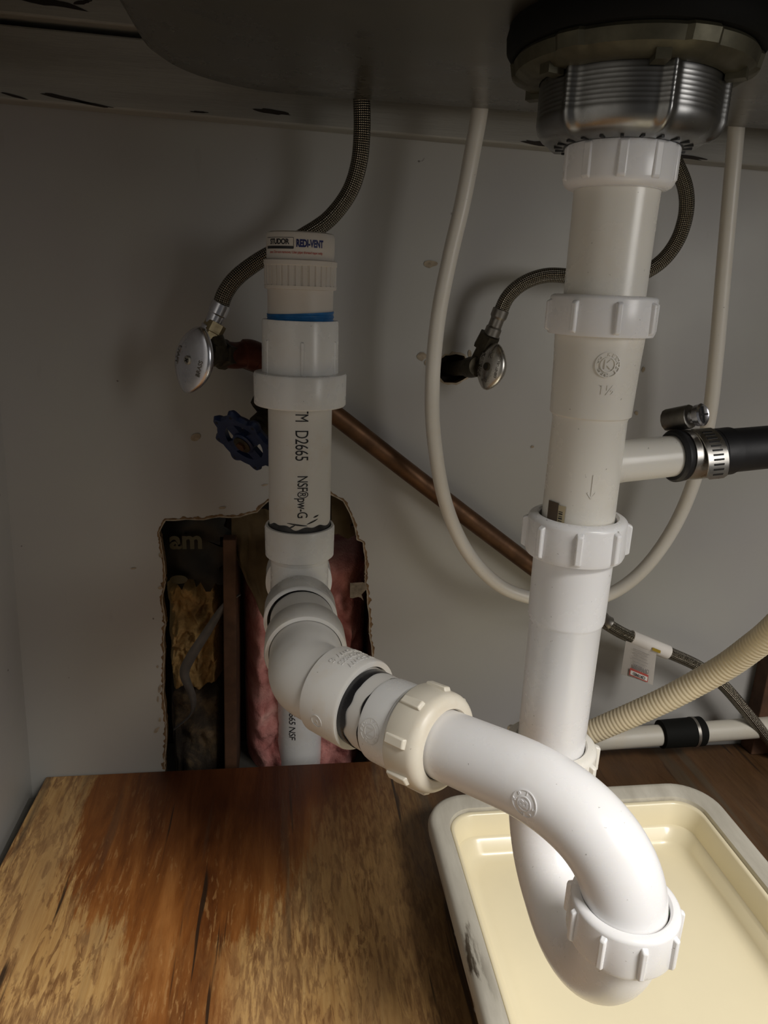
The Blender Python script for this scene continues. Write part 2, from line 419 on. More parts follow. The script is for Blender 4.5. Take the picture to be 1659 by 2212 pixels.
# ================================================================== SETTING
# back wall with two broken-out holes
holes = []
big_px = [(356, 1672), (357, 1560), (354, 1450), (356, 1350), (352, 1290), (358, 1240), (352, 1190), (344, 1150), (358, 1122), (400, 1120), (440, 1122),
          (475, 1116), (520, 1116), (556, 1106), (580, 1080), (620, 1062), (680, 1056), (715, 1068), (742, 1082), (758, 1108), (766, 1140), (770, 1166), (783, 1172),
          (787, 1215), (790, 1260), (797, 1320), (801, 1380), (804, 1440), (806, 1520), (806, 1600), (806, 1672)]
big = [V((p.x, p.z)) for p in (aY(x, y, 0) for x, y in big_px)]
big[0].y = big[-1].y = -.012
small_px = [(950, 775), (962, 766), (985, 764), (1003, 768), (1010, 785), (1014, 812), (1000, 822), (985, 828), (960, 826), (948, 812)]
small = [V((p.x, p.z)) for p in (aY(x, y, 0) for x, y in small_px)]
lft_px = [(520, 740), (555, 738), (590, 745), (600, 790), (560, 806), (525, 795)]
lft = [V((p.x, p.z)) for p in (aY(x, y, 0) for x, y in lft_px)]
big = rough_loop(big, .0016, .0020, 1); small = rough_loop(small, .003, .0018, 2); lft = rough_loop(lft, .003, .0015, 4)
bm = bmesh.new()
def loop2(bm, pts, y=0.0):
    vs = [bm.verts.new((p[0], y, p[1])) for p in pts]
    return [bm.edges.new((vs[i], vs[(i+1) % len(vs)])) for i in range(len(vs))]
es = loop2(bm, [V((-.32, -.06)), V((.75, -.06)), V((.75, .86)), V((-.32, .86))])
for h in (big, small, lft): es += loop2(bm, h)
bmesh.ops.triangle_fill(bm, edges=es, use_beauty=True)
# drop faces that filled the holes
def inside(p, poly):
    r = False; n = len(poly)
    for i in range(n):
        a, b = poly[i], poly[(i+1) % n]
        if (a.y > p.y) != (b.y > p.y) and p.x < (b.x-a.x)*(p.y-a.y)/(b.y-a.y)+a.x: r = not r
    return r
kill = [f for f in bm.faces if any(inside(V((f.calc_center_median().x, f.calc_center_median().z)), h) for h in (big, small, lft))]
bmesh.ops.delete(bm, geom=kill, context='FACES')
wb = bm
ret = bmesh.ops.extrude_face_region(wb, geom=wb.faces[:])
bmesh.ops.translate(wb, verts=[g for g in ret['geom'] if isinstance(g, bmesh.types.BMVert)], vec=(0, .010, 0))
wall_back = link('wall_back', wb, [WALL, TORN], angle=30)
for p in wall_back.data.polygons:
    if abs(p.normal.y) < .7 and p.center.y > .001: p.material_index = 1
tag(wall_back, kind='structure')
# torn brown rim, irregular width, lying on the wall face around the holes
def torn(name, poly, wmin, wmax, m, seed, keep=lambda p: True, y=-.0006):
    bm = bmesh.new(); n = len(poly); cx = sum((p.x for p in poly))/n; cy = sum((p.y for p in poly))/n
    a = []; b = []
    for i, p in enumerate(poly):
        t = (poly[(i+1) % n]-poly[i-1]).normalized(); nr = V((t.y, -t.x))
        if nr.dot(p-V((cx, cy))) < 0: nr = -nr
        q = noise.noise(V((p.x*230, p.y*230, seed)))*.5+.5; q2 = noise.noise(V((p.x*330, p.y*330, seed+5)))*.5+.5
        ww = wmin + (wmax-wmin)*(q**2*.7+q2**3*.6)
        a.append(bm.verts.new((p.x-nr.x*.0004, y, p.y-nr.y*.0004))); b.append(bm.verts.new((p.x+nr.x*ww, y+.0003, p.y+nr.y*ww)))
    for i in range(n-1):
        if keep(poly[i]): bm.faces.new((a[i], a[i+1], b[i+1], b[i]))
    return link(name, bm, m, wall_back, smooth=False)
tag(torn('torn_edge', big, .0006, .0062, TORN, 3, lambda p: p.y > 0), 'brown torn board fibre round the big hole')
torn('torn_edge', big, .0, .0022, TORNL, 9, lambda p: p.y > 0, -.0009)
torn('torn_edge', small, .0, .005, TORNL, 4)
# paint chips
bm = bmesh.new()
for x, y, rx, ry, ang in ((480, 1097, 8, 3, .1), (572, 1048, 7, 2.5, .2), (423, 944, 11, 8, .5), (345, 1488, 3, 12, -.2), (338, 1578, 4, 11, -.6), (345, 1555, 3, 6, 0), (340, 1440, 2.5, 4, 0),
                      (341, 1510, 2, 9, -.1), (912, 770, 11, 9, .2), (925, 783, 8, 8, 0), (1015, 765, 4, 9, .1), (930, 570, 16, 7, .1), (346, 1270, 5, 4, 0), (347, 1200, 4, 6, .3),
                      (690, 215, 3, 1.5, 0), (288, 1228, 7, 2, .1), (1390, 798, 4, 6, 0), (1375, 892, 4, 5, .5), (1150, 965, 4, 3, 0)):
    c = aY(x, y, -.0007); n = 11; k = .66/FPX
    vs = []
    for i in range(n):
        t = 2*PI*i/n; q = 1+.5*noise.noise(V((x+i*1.7, y, 0))); px, py = math.cos(t)*rx*q*k, math.sin(t)*ry*q*k
        vs.append(bm.verts.new(c+V((px*math.cos(ang)-py*math.sin(ang), 0, px*math.sin(ang)+py*math.cos(ang)))))
    bm.faces.new(vs)
tag(link('chipped_spots', bm, TORNL, wall_back, smooth=False), 'small brown spots where paint has chipped off')

bm = bmesh.new()                                     # left cabinet side, leaning very slightly as in the photo
vsL = [(-.256, -1.0, -.08), (-.256, .012, -.08), (-.225, .012, .86), (-.225, -1.0, .86)]
a = [bm.verts.new(p) for p in vsL]; b = [bm.verts.new((p[0]-.018, p[1], p[2])) for p in vsL]
bm.faces.new(a); bm.faces.new(b[::-1])
for i in range(4): bm.faces.new((a[i], a[(i+1) % 4], b[(i+1) % 4], b[i]))
tag(link('wall_left', bm, WALL), kind='structure')
bm = bmesh.new(); box(bm, (.76, -.32, .39), (1, 0, 0), (0, 1, 0), (0, 0, 1), .01, .34, .47)
tag(link('wall_right', bm, WALL), kind='structure')
bm = bmesh.new(); box(bm, (.24, -.5, -.055), (1, 0, 0), (0, 1, 0), (0, 0, 1), .6, .75, .012)
tag(link('floor', bm, GREYF), kind='structure')
bm = bmesh.new(); box(bm, (.24, -.30, .87), (1, 0, 0), (0, 1, 0), (0, 0, 1), .53, .37, .012)  # unseen countertop slab over the cabinet, put in to shade the upper wall
tag(link('unseen_countertop', bm, TRIM), kind='structure')
bm = bmesh.new(); box(bm, (-.247, -.5, -.03), (1, 0, 0), (0, 1, 0), (0, 0, 1), .008, .49, .012)
tag(link('trim_3', bm, GREYF), kind='structure')
# top rails: board ends follow the photo's slightly sagging line
def rail(name, pL, pR, h, y0, y1):
    bm = bmesh.new(); a = []
    for (x, z) in (pL, pR):
        a.append([bm.verts.new(q) for q in ((x, y1, z), (x, y0, z), (x, y0, z+h), (x, y1, z+h))])
    for i in range(4): bm.faces.new((a[0][i], a[0][(i+1) % 4], a[1][(i+1) % 4], a[1][i]))
    bm.faces.new(a[0][::-1]); bm.faces.new(a[1])
    o = link(name, bm, TRIM, smooth=False); bevel(o, .0015); tag(o, kind='structure'); return o
rail('trim_1', (-.25, .6045), (.75, .585), .049, -.019, .0)
rail('trim_2', (-.25, .658), (.75, .64), .19, -.027, .0)
def scrapes(par, Y, lst):
    for x, y, rx, ry, ang in lst:
        bm = bmesh.new(); c = aY(x, y, Y); k = .64/FPX; vs = []
        for i in range(16):
            t_ = 2*PI*i/16; q = 1+.7*noise.noise(V((x+i*1.9, y, 0))); px, py = math.cos(t_)*rx*q*k, math.sin(t_)*ry*q*k
            vs.append(bm.verts.new(c+V((px*math.cos(ang)-py*math.sin(ang), 0, px*math.sin(ang)+py*math.cos(ang)))))
        bm.faces.new(vs); o = link('paint_scrape', bm, SCRAPE, par, smooth=False); o['label'] = 'dark scraped mark in the paint'
SCRAPE = mat('dark_scraped_wood', (.022, .016, .012), .8)
scrapes(bpy.data.objects['trim_1'], -.0194, [(140, 212, 48, 3, -.13), (30, 207, 26, 2, -.2), (205, 226, 34, 2, -.1), (585, 241, 34, 4, -.06), (1165, 310, 42, 4, -.08), (1470, 337, 60, 3.5, -.07), (430, 242, 18, 1.5, 0)])
scrapes(bpy.data.objects['trim_2'], -.0274, [(95, 2, 62, 7, -.1), (180, 5, 16, 3, .2)])
# cavity behind the hole
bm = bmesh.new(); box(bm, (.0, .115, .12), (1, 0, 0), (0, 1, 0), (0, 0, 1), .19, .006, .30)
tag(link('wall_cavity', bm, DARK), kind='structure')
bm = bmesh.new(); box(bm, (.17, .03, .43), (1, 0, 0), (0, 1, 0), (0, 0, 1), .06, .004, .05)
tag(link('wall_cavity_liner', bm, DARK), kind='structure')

# ================================================================== PLYWOOD FLOOR BOARD
bm = bmesh.new()
out = [(-.2385, -.0012), (.70, -.0012), (.70, -.70), (-.2445, -.70), (-.241, -.12)]
a = [bm.verts.new((x, y, 0)) for x, y in out]; b = [bm.verts.new((x, y, -.016)) for x, y in out]
bm.faces.new(a); bm.faces.new(b[::-1])
for i in range(len(out)): bm.faces.new((a[i], b[i], b[(i+1) % len(out)], a[(i+1) % len(out)]))
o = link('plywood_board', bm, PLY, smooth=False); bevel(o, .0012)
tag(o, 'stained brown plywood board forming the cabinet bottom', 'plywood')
def wood_screw(x, y, label):
    t = thing('wood_screw', (x, y, 0), label, 'screw', 'screws in the plywood left of the tray')
    bm = bmesh.new(); lathe(bm, (x, y, -.0135), (0, 0, 1), [(0, .001), (.01, .0018), (.0125, .0035), (.0142, .0043), (.0146, .004)], 24)
    link('screw_head', bm, SILVER, t)
    bm = bmesh.new()
    for ang in (.4, .4+PI/2): box(bm, (x, y, .00115), (math.cos(ang), math.sin(ang), 0), (-math.sin(ang), math.cos(ang), 0), (0, 0, 1), .0027, .0006, .00015)
    link('cross_slot', bm, FACEBLK, t)
wood_screw(.1335, -.224, 'small cross-head screw in the plywood beside the middle of the left tray rim')
wood_screw(.1335, -.287, 'silver cross-head screw in the plywood nearest the viewer by the tray rim')

# ================================================================== INSIDE THE HOLE
def pillow(name, x0, x1, y0, y1, z0, z1, amp, m, seed, label, cat, nx=46, nz=70, sc1=22):
    bm = bmesh.new(); g = []
    for i in range(nx+1):
        row = []
        for j in range(nz+1):
            u, v = i/nx, j/nz; x = x0+(x1-x0)*u; z = z0+(z1-z0)*v
            edge = min(1, min(u, 1-u)*7)*min(1, min(v, 1-v)*12); edge = math.sqrt(max(0, edge))
            q = noise.fractal(V((x*sc1*1.6, seed, z*sc1)), 1, 2, 5)
            row.append(bm.verts.new((x+.003*noise.noise(V((x*40, z*40, seed)))*edge, y1-(y1-y0)*edge-amp*q*edge, z+.006*noise.noise(V((x*60, 0, seed+2))))))
        g.append(row)
    for i in range(nx):
        for j in range(nz): bm.faces.new((g[i][j], g[i][j+1], g[i+1][j+1], g[i+1][j]))
    bd = [g[i][0] for i in range(nx+1)] + [g[nx][j] for j in range(1, nz+1)] + [g[i][nz] for i in range(nx-1, -1, -1)] + [g[0][j] for j in range(nz-1, 0, -1)]
    bm.faces.new(bd)
    return tag(link(name, bm, m, angle=80), label, cat)
pillow('pink_insulation', -.047, .089, .045, .105, -.10, .225, .017, PINK, 3.0, 'pink fluffy glass wool insulation inside the wall hole', 'insulation', sc1=26)
pillow('yellow_insulation', -.125, -.066, .045, .105, .06, .195, .015, YEL, 8.0, 'brownish yellow glass wool at the left of the wall hole', 'insulation', 60, 90, sc1=42)
# studs
bm = bmesh.new(); box(bm, (-.0565, .052, .09), (1, 0, 0), (0, 1, 0), (.02, 0, 1), .0062, .040, .155)
o = bevel(link('wood_stud', bm, STUD), .001); tag(o, 'reddish brown upright wood strip between yellow and pink insulation', 'stud')
bm = bmesh.new(); box(bm, (.105, .056, .09), (1, 0, 0), (0, 1, 0), (0, 0, 1), .015, .044, .155)
o = bevel(link('wood_stud', bm, STUD), .001); tag(o, 'brown wood stud at the right edge of the wall hole', 'stud')
def sheet(name, pts_grid, m, label=None, cat=None, thick=.0006, parent=None):
    bm = bmesh.new(); g = [[bm.verts.new(p) for p in r] for r in pts_grid]
    for i in range(len(g)-1):
        for j in range(len(g[0])-1): bm.faces.new((g[i][j], g[i+1][j], g[i+1][j+1], g[i][j+1]))
    ret = bmesh.ops.solidify(bm, geom=bm.faces[:], thickness=thick)
    o = link(name, bm, m, parent, angle=60)
    return tag(o, label, cat) if label else o
# dark faced sheet with olive print, upper left
def wav(x, z, s, a): return a*noise.noise(V((x*30, z*30, s)))
def sheet_px(px0, px1, py0, py1, Y, seed, amp, nx=14, nz=14, edge=0.0):
    g = []
    for i in range(nx+1):
        row = []
        for j in range(nz+1):
            x = px0+(px1-px0)*i/nx; y = py0+(py1-py0)*j/nz
            if j == nz: y += edge*noise.noise(V((x*.05, seed, 0)))*2
            if i == nx: x += edge*noise.noise(V((y*.05, seed, 4)))*2
            p = aY(x, y, Y); p.y += wav(p.x, p.z, seed, amp); row.append(p)
        g.append(row)
    return g
fs = sheet('insulation_facing', sheet_px(340, 486, 1100, 1262, .030, 2, .010, edge=30), FOIL, 'dark grey insulation facing with olive print in the hole\'s upper left corner', 'facing')
tb = text_bm('am', .026, .03); flat(tb, aY(402, 1168, .0215), (1, 0, 0), (0, 0, 1)); link('printed_letters', tb, OLIVEINK, fs, smooth=False)
bm = bmesh.new(); c = aY(386, 1252, .0225); bm.faces.new([bm.verts.new(c+V((math.cos(2*PI*k/24)*.0085, 0, math.sin(2*PI*k/24)*.0045))) for k in range(24)]); link('printed_mark', bm, OLIVEINK, fs)
sheet('kraft_flap', [[aY(500+i*9-(0 if j < 6 else (j-6)*-5), 1100+j*(13+2.2*i*(1 if i < 9 else .9)), .026-.0008*j) + V((0, wav(i*.02, j*.02, 5, .006), 0)) for j in range(10)] for i in range(11)],
      KRAFT, 'tan kraft paper flap hanging behind the top edge of the hole', 'paper')
sheet('kraft_scrap', sheet_px(756, 786, 1258, 1292, -.004, 9, .004, 5, 5, 8), TORNL, 'torn tan paper scrap at the right edge of the hole', 'paper')
sheet('paper_shred', sheet_px(716, 766, 1068, 1160, .016, 6, .006, 7, 7, 8), KRAFT, 'curled grey brown paper behind the notch right of the printed pipe', 'paper')
# ribbon of smoky film
cp = catmull([aY(x, y, Y) for x, y, Y in ((520, 1285, .02), (485, 1310, .014), (445, 1370, .016), (410, 1425, .018), (398, 1460, .018), (416, 1510, .016), (412, 1545, .018), (375, 1578, .02))], 8)
g = []
for i, p in enumerate(cp):
    t = (cp[min(i+1, len(cp)-1)]-cp[max(i-1, 0)]).normalized(); n = V((-t.z, 0, t.x)); wd = .0010+.0042*math.sin(PI*min(1, i/len(cp)*1.15))
    g.append([p-n*wd+V((0, .002, 0)), p-n*wd*.3, p+n*wd*.3, p+n*wd+V((0, .003, 0))])
sheet('film_ribbon', g, FILM, 'twisted smoky plastic film ribbon crossing the left insulation', 'plastic film', .0004)
pillow('dark_insulation', -.125, -.066, .034, .08, -.10, .072, .012, fluff('dark_glass_wool', [(.014, .011, .008), (.06, .045, .03), (.24, .16, .08)], 24), 15.0, 'dark brown glass wool at the bottom left of the hole', 'insulation', 30, 30, 30)  # darker brown wool below the yellow batt
# drain in the wall
D = thing('wall_drain_pipe', (.0145, .052, -.05), 'white plastic drain pipe standing inside the wall hole', 'pipe')
bm = bmesh.new(); closed_prof(bm, (.0145, .052, -.052), (0, 0, 1), [(0, .0242), (.262, .0242), (.262, .021), (0, .021)], 48); link('pipe', bm, PVC, D)
tb = text_bm('ASTM D2665 NSF', .0105, 0, .9); wrap(tb, (.0145, .052, .045), (0, 0, 1), (-.12, -1, 0), .0245, rot=-PI/2, off=(-.006, 0)); link('printed_text', tb, INK, D, smooth=False)

# ================================================================== SINK BASIN AND STRAINER
TX, TY = .152, -.31
ZS = .604
S = thing('sink_basin', (.15, -.3, ZS), 'dark brushed steel underside of the sink basin', 'sink')
bm = bmesh.new()
def rrect(x0, x1, y0, y1, r, n=14):
    P = []
    for cx, cy, a0 in ((x1-r, y1-r, 0), (x0+r, y1-r, PI/2), (x0+r, y0+r, PI), (x1-r, y0+r, 1.5*PI)):
        for k in range(n+1): a = a0+PI/2*k/n; P.append((cx+r*math.cos(a), cy+r*math.sin(a)))
    return P
X0, X1, Y0, Y1 = -.074, .52, -.56, -.088
rings = []
for ins, z in ((.30, -.0118), (.02, 0), (.0, .0015), (-.006, .006), (-.009, .014), (-.011, .03), (-.013, .25)):
    if ins > .1:
        P = rrect(X0, X1, Y0, Y1, .09); P = [(TX+.062*math.cos(math.atan2(y-TY, x-TX)), TY+.062*math.sin(math.atan2(y-TY, x-TX))) for x, y in P]
    else: P = rrect(X0+ins, X1-ins, Y0+ins, Y1-ins, .085)
    rings.append([bm.verts.new((x, y+.0, ZS+z+(y+.31)*(-.0)) ) for x, y in P])
for a, b in zip(rings, rings[1:]):
    n = len(a)
    for i in range(n): bm.faces.new((a[i], a[(i+1) % n], b[(i+1) % n], b[i]))
bm.faces.new(rings[0]); bm.faces.new(rings[-1][::-1])
link('basin', bm, SINK, S, angle=50)
B = thing('basket_strainer', (TX, TY, .55), 'steel basket strainer under the sink with black rubber gasket', 'strainer')
bm = bmesh.new(); lathe(bm, (TX, TY, .5798), (0, 0, 1), [(0, .049), (.0005, .0535), (.003, .0552), (.008, .0556), (.0125, .0545), (.0135, .052)], 96); link('rubber_gasket', bm, SEAL, B)
bm = bmesh.new()                                   # lock nut with lugs
def lug(t, r, a):
    if r < .046: return r
    return r + (.0016 if (a*6/(2*PI)) % 1 < .22 else 0)
closed_prof(bm, (TX, TY, .5700), (0, 0, 1), [(.0, .0395), (.0, .0450), (.0022, .0490), (.0035, .0506), (.0085, .0516), (.0100, .0505), (.0100, .0395)], 144, lug)
for k in range(6):
    a = k*PI/3+.35; c = V((math.cos(a), math.sin(a), 0)); tt = V((-c.y, c.x, 0)); box(bm, V((TX, TY, .5705))+c*.0440, tt, c, (0, 0, 1), .003, .004, .0028)
link('lock_nut', bm, OLIVE, B, angle=30)
bm = bmesh.new()                                   # threaded cup, two wrench lugs pressed into the wall
prof = [(.0, .018), (.0, .027), (.0010, .0335), (.003, .0365), (.0055, .0384), (.0085, .0393)]
z = .0105
while z < .024: prof += [(z, .0393), (z+.0006, .03918), (z+.0012, .0393)]; z += .0018
prof += [(.026, .039), (.035, .039)]
def cup(t, r, a):
    q = 0
    for c in (-.62+PI, .62+PI, PI+2.1, PI-2.1, .0):
        dd = abs((a-c+PI) % (2*PI)-PI); q = max(q, math.exp(-(dd/.065)**2))
    return r + (.0032*q if r > .03 else 0)
lathe(bm, (TX, TY, .5445), (0, 0, 1), prof, 240, cup)
link('threaded_cup', bm, STRAIN, B, angle=50)
bm = bmesh.new()
for k in range(22):
    a = 2*PI*k/22; c = V((math.cos(a), math.sin(a), 0)); box(bm, V((TX, TY, .5446))+c*.0285, V((-c.y, c.x, 0)), c, (0, 0, 1), .0007, .0019, .0004)
link('slot_marks', bm, FACEBLK, B)

# ================================================================== TAILPIECE, BRANCH TEE, EXTENSION
slip_nut((TX, TY, .5265), (0, 0, 1), .0195, .0250, .0196, PP, 'white slotted slip nut directly under the steel strainer', n=10, ribh=.0009, ribw=.005, dome=.004, a0=.25)
bm = bmesh.new(); closed_prof(bm, (TX, TY, .5445), (0, 0, 1), [(0, .019), (0, .0264), (.0008, .0270), (.0042, .0270), (.005, .0262), (.005, .019)], 72)
o = link('washer', bm, CREAMPP); tag(o, 'ivory flat washer ring between slip nut and strainer', 'washer')
bm = bmesh.new(); closed_prof(bm, (TX, TY, .44), (0, 0, 1), [(0, .0190), (.075, .0193), (.0865, .0195), (.0865, .017), (.0, .017)], 72)
tag(link('tailpiece', bm, CREAMPP), 'ivory tailpiece tube between the two uppermost nuts on the right', 'pipe')
slip_nut((TX, TY, .4805), (0, 0, -1), .0185, .0252, .0194, PP, 'white ribbed slip nut on top of the branch tee', n=8, ribh=.0021, a0=.12, dome=.0018)
T = thing('branch_tee', (TX, TY, .35), 'ivory tailpiece branch tee with side outlet to the black hose', 'pipe fitting')
bm = bmesh.new()
closed_prof(bm, (TX, TY, .345), (0, 0, 1), [(0, .0188), (.076, .0184), (.0775, .0188), (.0785, .0200), (.105, .0208), (.112, .0212), (.1165, .0214), (.1175, .0228), (.1215, .0230), (.122, .0215), (.122, .0175), (0, .0165)], 80)
link('body', bm, CREAMPP, T)
bd = V((1, .16, .055)).normalized(); bo = V((TX, TY, .397))
bm = bmesh.new(); closed_prof(bm, bo+bd*.010, bd, [(0, .0120), (.012, .0112), (.06, .0108), (.0605, .0095), (0, .009)], 48); link('side_outlet', bm, CREAMPP, T)
vd = V((CAM.x-TX, CAM.y-TY, 0)).normalized()
em = emblem(.0060, (1.0, .6), 'K', 'KEENEY MFG CO '); wrap(em, (TX, TY, .4495), (0, 0, 1), vd, .0210, off=(.0055, 0)); link('round_emblem', em, CREAMPP, T, angle=20)
tb = text_bm('1½', .0060, .01, extrude=.0004); wrap(tb, (TX, TY, .4375), (0, 0, 1), vd, .0203, off=(.0065, 0)); link('size_mark', tb, CREAMPP, T, angle=20)
bm = bmesh.new()
for a_, b_ in (((0, .006), (0, -.006)), ((0, -.006), (-.002, -.003)), ((0, -.006), (.002, -.003))):
    A, Bq = V((*a_, 0)), V((*b_, 0)); d_ = (Bq-A); box(bm, (A+Bq)/2, d_, V((-d_.y, d_.x, 0)), (0, 0, 1), d_.length/2, .0003, .0003)
wrap(bm, (TX, TY, .390), (0, 0, 1), vd, .0186, off=(.0052, 0)); link('flow_arrow', bm, CREAMPP, T)
lb = patch(-.0170, -.0065, -.006, .008, 14, 4); wrap(lb, (TX, TY, .3705), (0, 0, 1), vd, .01915); sl = link('barcode_label', lb, mat('yellowed_sticker', (.50, .42, .26), .4), T)
lb = patch(-.0175, -.0105, -.0055, .009, 8, 2); wrap(lb, (TX, TY, .3705), (0, 0, 1), vd, .01925); link('sticker_print', lb, mat('brown_sticker_print', (.09, .06, .035), .45), sl)
bm = bmesh.new()
for k in range(9): merge(bm, patch(-.0100, -.0078, -.005+k*.0012, -.005+k*.0012+.0004+.0003*(k % 2), 3, 1))
wrap(bm, (TX, TY, .3705), (0, 0, 1), vd, .0193); link('bar_code_lines', bm, INK, sl, smooth=False)
slip_nut((TX, TY, .3705), (0, 0, -1), .0215, .0256, .0200, PP, 'white ribbed slip nut halfway down between branch tee and extension tube', n=8, ribh=.0025, a0=.32, ribw=.0042)
bm = bmesh.new()
closed_prof(bm, (TX, TY, .205), (0, 0, 1), [(0, .0189), (.1045, .0193), (.106, .0202), (.1075, .0206), (.148, .0209), (.149, .019), (.149, .0172), (0, .0170)], 80)
tag(link('extension_tube', bm, PP), 'long white extension tube with stepped top above the lowest vertical nut', 'pipe')
slip_nut((TX, TY, .2330), (0, 0, -1), .0205, .0262, .0196, CREAMPP, 'ivory slip nut at the foot of the extension tube behind the trap arm', n=8, ribh=.0030, a0=.9, ribw=.0042)

# ================================================================== P-TRAP
NX, NY, NZ = .1530, -.4105, .219
J = thing('j_bend', (TX, (TY+NY)/2, .14), 'white U shaped trap bend hanging over the cream tray', 'pipe')
cy = (TY+NY)/2; R = (TY-NY)/2; ZB = .202
pts = [V((TX, TY, .2265)), V((TX, TY, .205)), V((TX, TY, .19))]
for k in range(0, 25):
    a = PI*k/24; pts.append(V((TX+(NX-TX)*k/24, cy+R*math.cos(a), ZB-R*math.sin(a)*1.0)))
pts += [V((NX, NY, ZB+.006))]
bm = bmesh.new(); tube(bm, resample(pts, .003), lambda s: .0215 if s < .034 else (.0193+.0019*(1-min(1, max(0, (s-.05)/.06))**2)), 56); link('bend', bm, PP, J)
bm = bmesh.new(); closed_prof(bm, (NX, NY, ZB-.004), (0, 0, 1), [(0, .0205), (.003, .0222), (.010, .0222), (.010, .019), (0, .019)], 56); link('socket', bm, PP, J)
tb = text_bm('MADE IN', .0038, .015, extrude=.0002); wrap(tb, (TX, TY, .1885), (0, 0, 1), V((CAM.x-TX-.25, CAM.y-TY, 0)), .0198, off=(.0035, 0)); link('moulded_text', tb, INK, J, smooth=False)
slip_nut((NX, NY, NZ), (0, 0, -1), .0215, .0243, .0193, PP, 'white ribbed slip nut at the front joint of the trap over the tray', n=9, ribh=.0022, a0=.1, ribw=.0034, dome=.0025)

ZA = .237
A = thing('trap_pipe', (.11, -.36, ZA), 'long white curved trap arm crossing in front to the ivory nut', 'pipe')
e0 = V((.060, -.290, ZA)); e1_ = V((.1120, -.3555, ZA+.011))
dirA = (e1_-e0).normalized()
pts = [e0, e0.lerp(e1_, .5), e1_]
# bend from dirA down to -Z ending over the front nut
P0 = e1_; P3 = V((NX, NY, NZ-.0095)); P1 = P0+dirA*.038; P2 = V((NX, NY, NZ+.022))
for k in range(1, 25):
    t = k/24; pts.append(P0*(1-t)**3+P1*3*t*(1-t)**2+P2*3*t*t*(1-t)+P3*t**3)
bm = bmesh.new(); tube(bm, resample(pts, .003), .0190, 64); link('tube', bm, PP, A)
side = V((-.55, -.6, .55)).normalized(); side = (side-dirA*side.dot(dirA)).normalized()
tb_ = .20; pe = P0*(1-tb_)**3+P1*3*tb_*(1-tb_)**2+P2*3*tb_*tb_*(1-tb_)+P3*tb_**3
te = ((P1-P0)*(1-tb_)**2+(P2-P1)*2*tb_*(1-tb_)+(P3-P2)*tb_*tb_).normalized()
em = emblem(.0068, (1.0, .55), 'B', 'KBI SCH '); wrap(em, pe, -te, (CAM-pe).normalized()+V((-.25, -.1, -.50)), .0190); link('round_emblem', em, PP, A, angle=20)

# adapter, elbow, tee
SX, SY = .011, -.103
BND = V((.0135, -.236, ZA)); dB = V((.0685, -.073, 0)).normalized()
def al(t): return BND+dB*t
dN = (al(.0)-e0).normalized()
# ivory nut and adapter follow the line from the elbow to the arm
ad0 = V((.052, -.2815, ZA)); 
ax = (e1_-V((.046, -.276, ZA))).normalized()
an = e0+dirA*.0436
LN = thing('slip_nut', an, 'yellowed ivory slip nut joining trap arm to the adapter', 'nut')
axn = dirA*.85+dB*.15; axn.normalize()
bm = bmesh.new(); prof = [(.001, .0195), (0, .0202), (.0, .0225)]
for k in range(1, 7): a = PI/2*k/6; prof.append((.006-.006*math.cos(a), .0225+.0055*math.sin(a)))
prof += [(.0205, .0290), (.0215, .0285), (.0215, .021), (.01, .0195)]
closed_prof(bm, an, -axn, prof, 72); link('ring', bm, IVORYNUT, LN)
bm = bmesh.new(); D_, f1, f2 = frame(-axn)
for k in range(8):
    a = .35+2*PI*k/8; c = f1*math.cos(a)+f2*math.sin(a); box(bm, an+D_*.0135+c*.0290, D_.cross(c), D_, c, .0030, .0075, .0012, .85)
bevel(link('grip_ribs', bm, IVORYNUT, LN), .0006)
AD = thing('trap_adapter', al(.07), 'white trap adapter between elbow and ivory nut', 'pipe fitting')
b0 = an-axn*.0205
bm = bmesh.new(); closed_prof(bm, b0, -axn, [(0, .0250), (.0005, .0262), (.004, .0265), (.0048, .0252), (.022, .0250), (.0240, .0246), (.0240, .0235), (.0, .0215)], 72); link('body', bm, PVC, AD)
vs_ = (CAM-b0); em = emblem(.0074, (1.0, .58), 'N', 'SCH 40 PVC IPC '); wrap(em, b0-axn*.0145, axn, V((-.35, -.6, .20)), .0249); link('round_emblem', em, PVC2, AD, angle=20)
# grey stub with black cement between adapter and elbow
st0 = b0-axn*.016; hubF = al(.0535)
ST = thing('pipe_stub', st0, 'short grey pipe stub smeared with black cement left of the adapter', 'pipe')
def cement_mat(name, base, scale, lo):
    m = mat(name, base, .3); t = NT(m); n = t.noise(t.tex(scale=scale), 30, 4, .6, .8)
    t.lk(t.ramp(n, [(lo, (.012, .012, .014)), (lo+.05, base)]), t.b.inputs['Base Color']); return m
bm = bmesh.new(); lathe(bm, st0, (hubF-dB*.008-st0), [(0, .0236), ((hubF-dB*.008-st0).length, .0236)], 64); link('pipe', bm, PVC2, ST)
bm = bmesh.new(); n = 72; sd, g1, g2 = frame(hubF-dB*.02-st0); L_ = (hubF-st0).length
def ring_band(bm, o, d, r, t0, t1, j0, j1, seed, n=90):
    """band of cement with ragged borders"""
    dd, q1, q2 = frame(d); A_, B_ = [], []
    for k in range(n):
        a = 2*PI*k/n; c = q1*math.cos(a)+q2*math.sin(a)
        u = noise.noise(V((math.cos(a)*2.2, math.sin(a)*2.2, seed))); v2 = noise.noise(V((math.cos(a)*2.5, math.sin(a)*2.5, seed+7)))
        A_.append(bm.verts.new(V(o)+dd*(t0+j0*u)+c*r)); B_.append(bm.verts.new(V(o)+dd*(t1+j1*v2)+c*r))
    for k in range(n): bm.faces.new((A_[k], A_[(k+1) % n], B_[(k+1) % n], B_[k]))
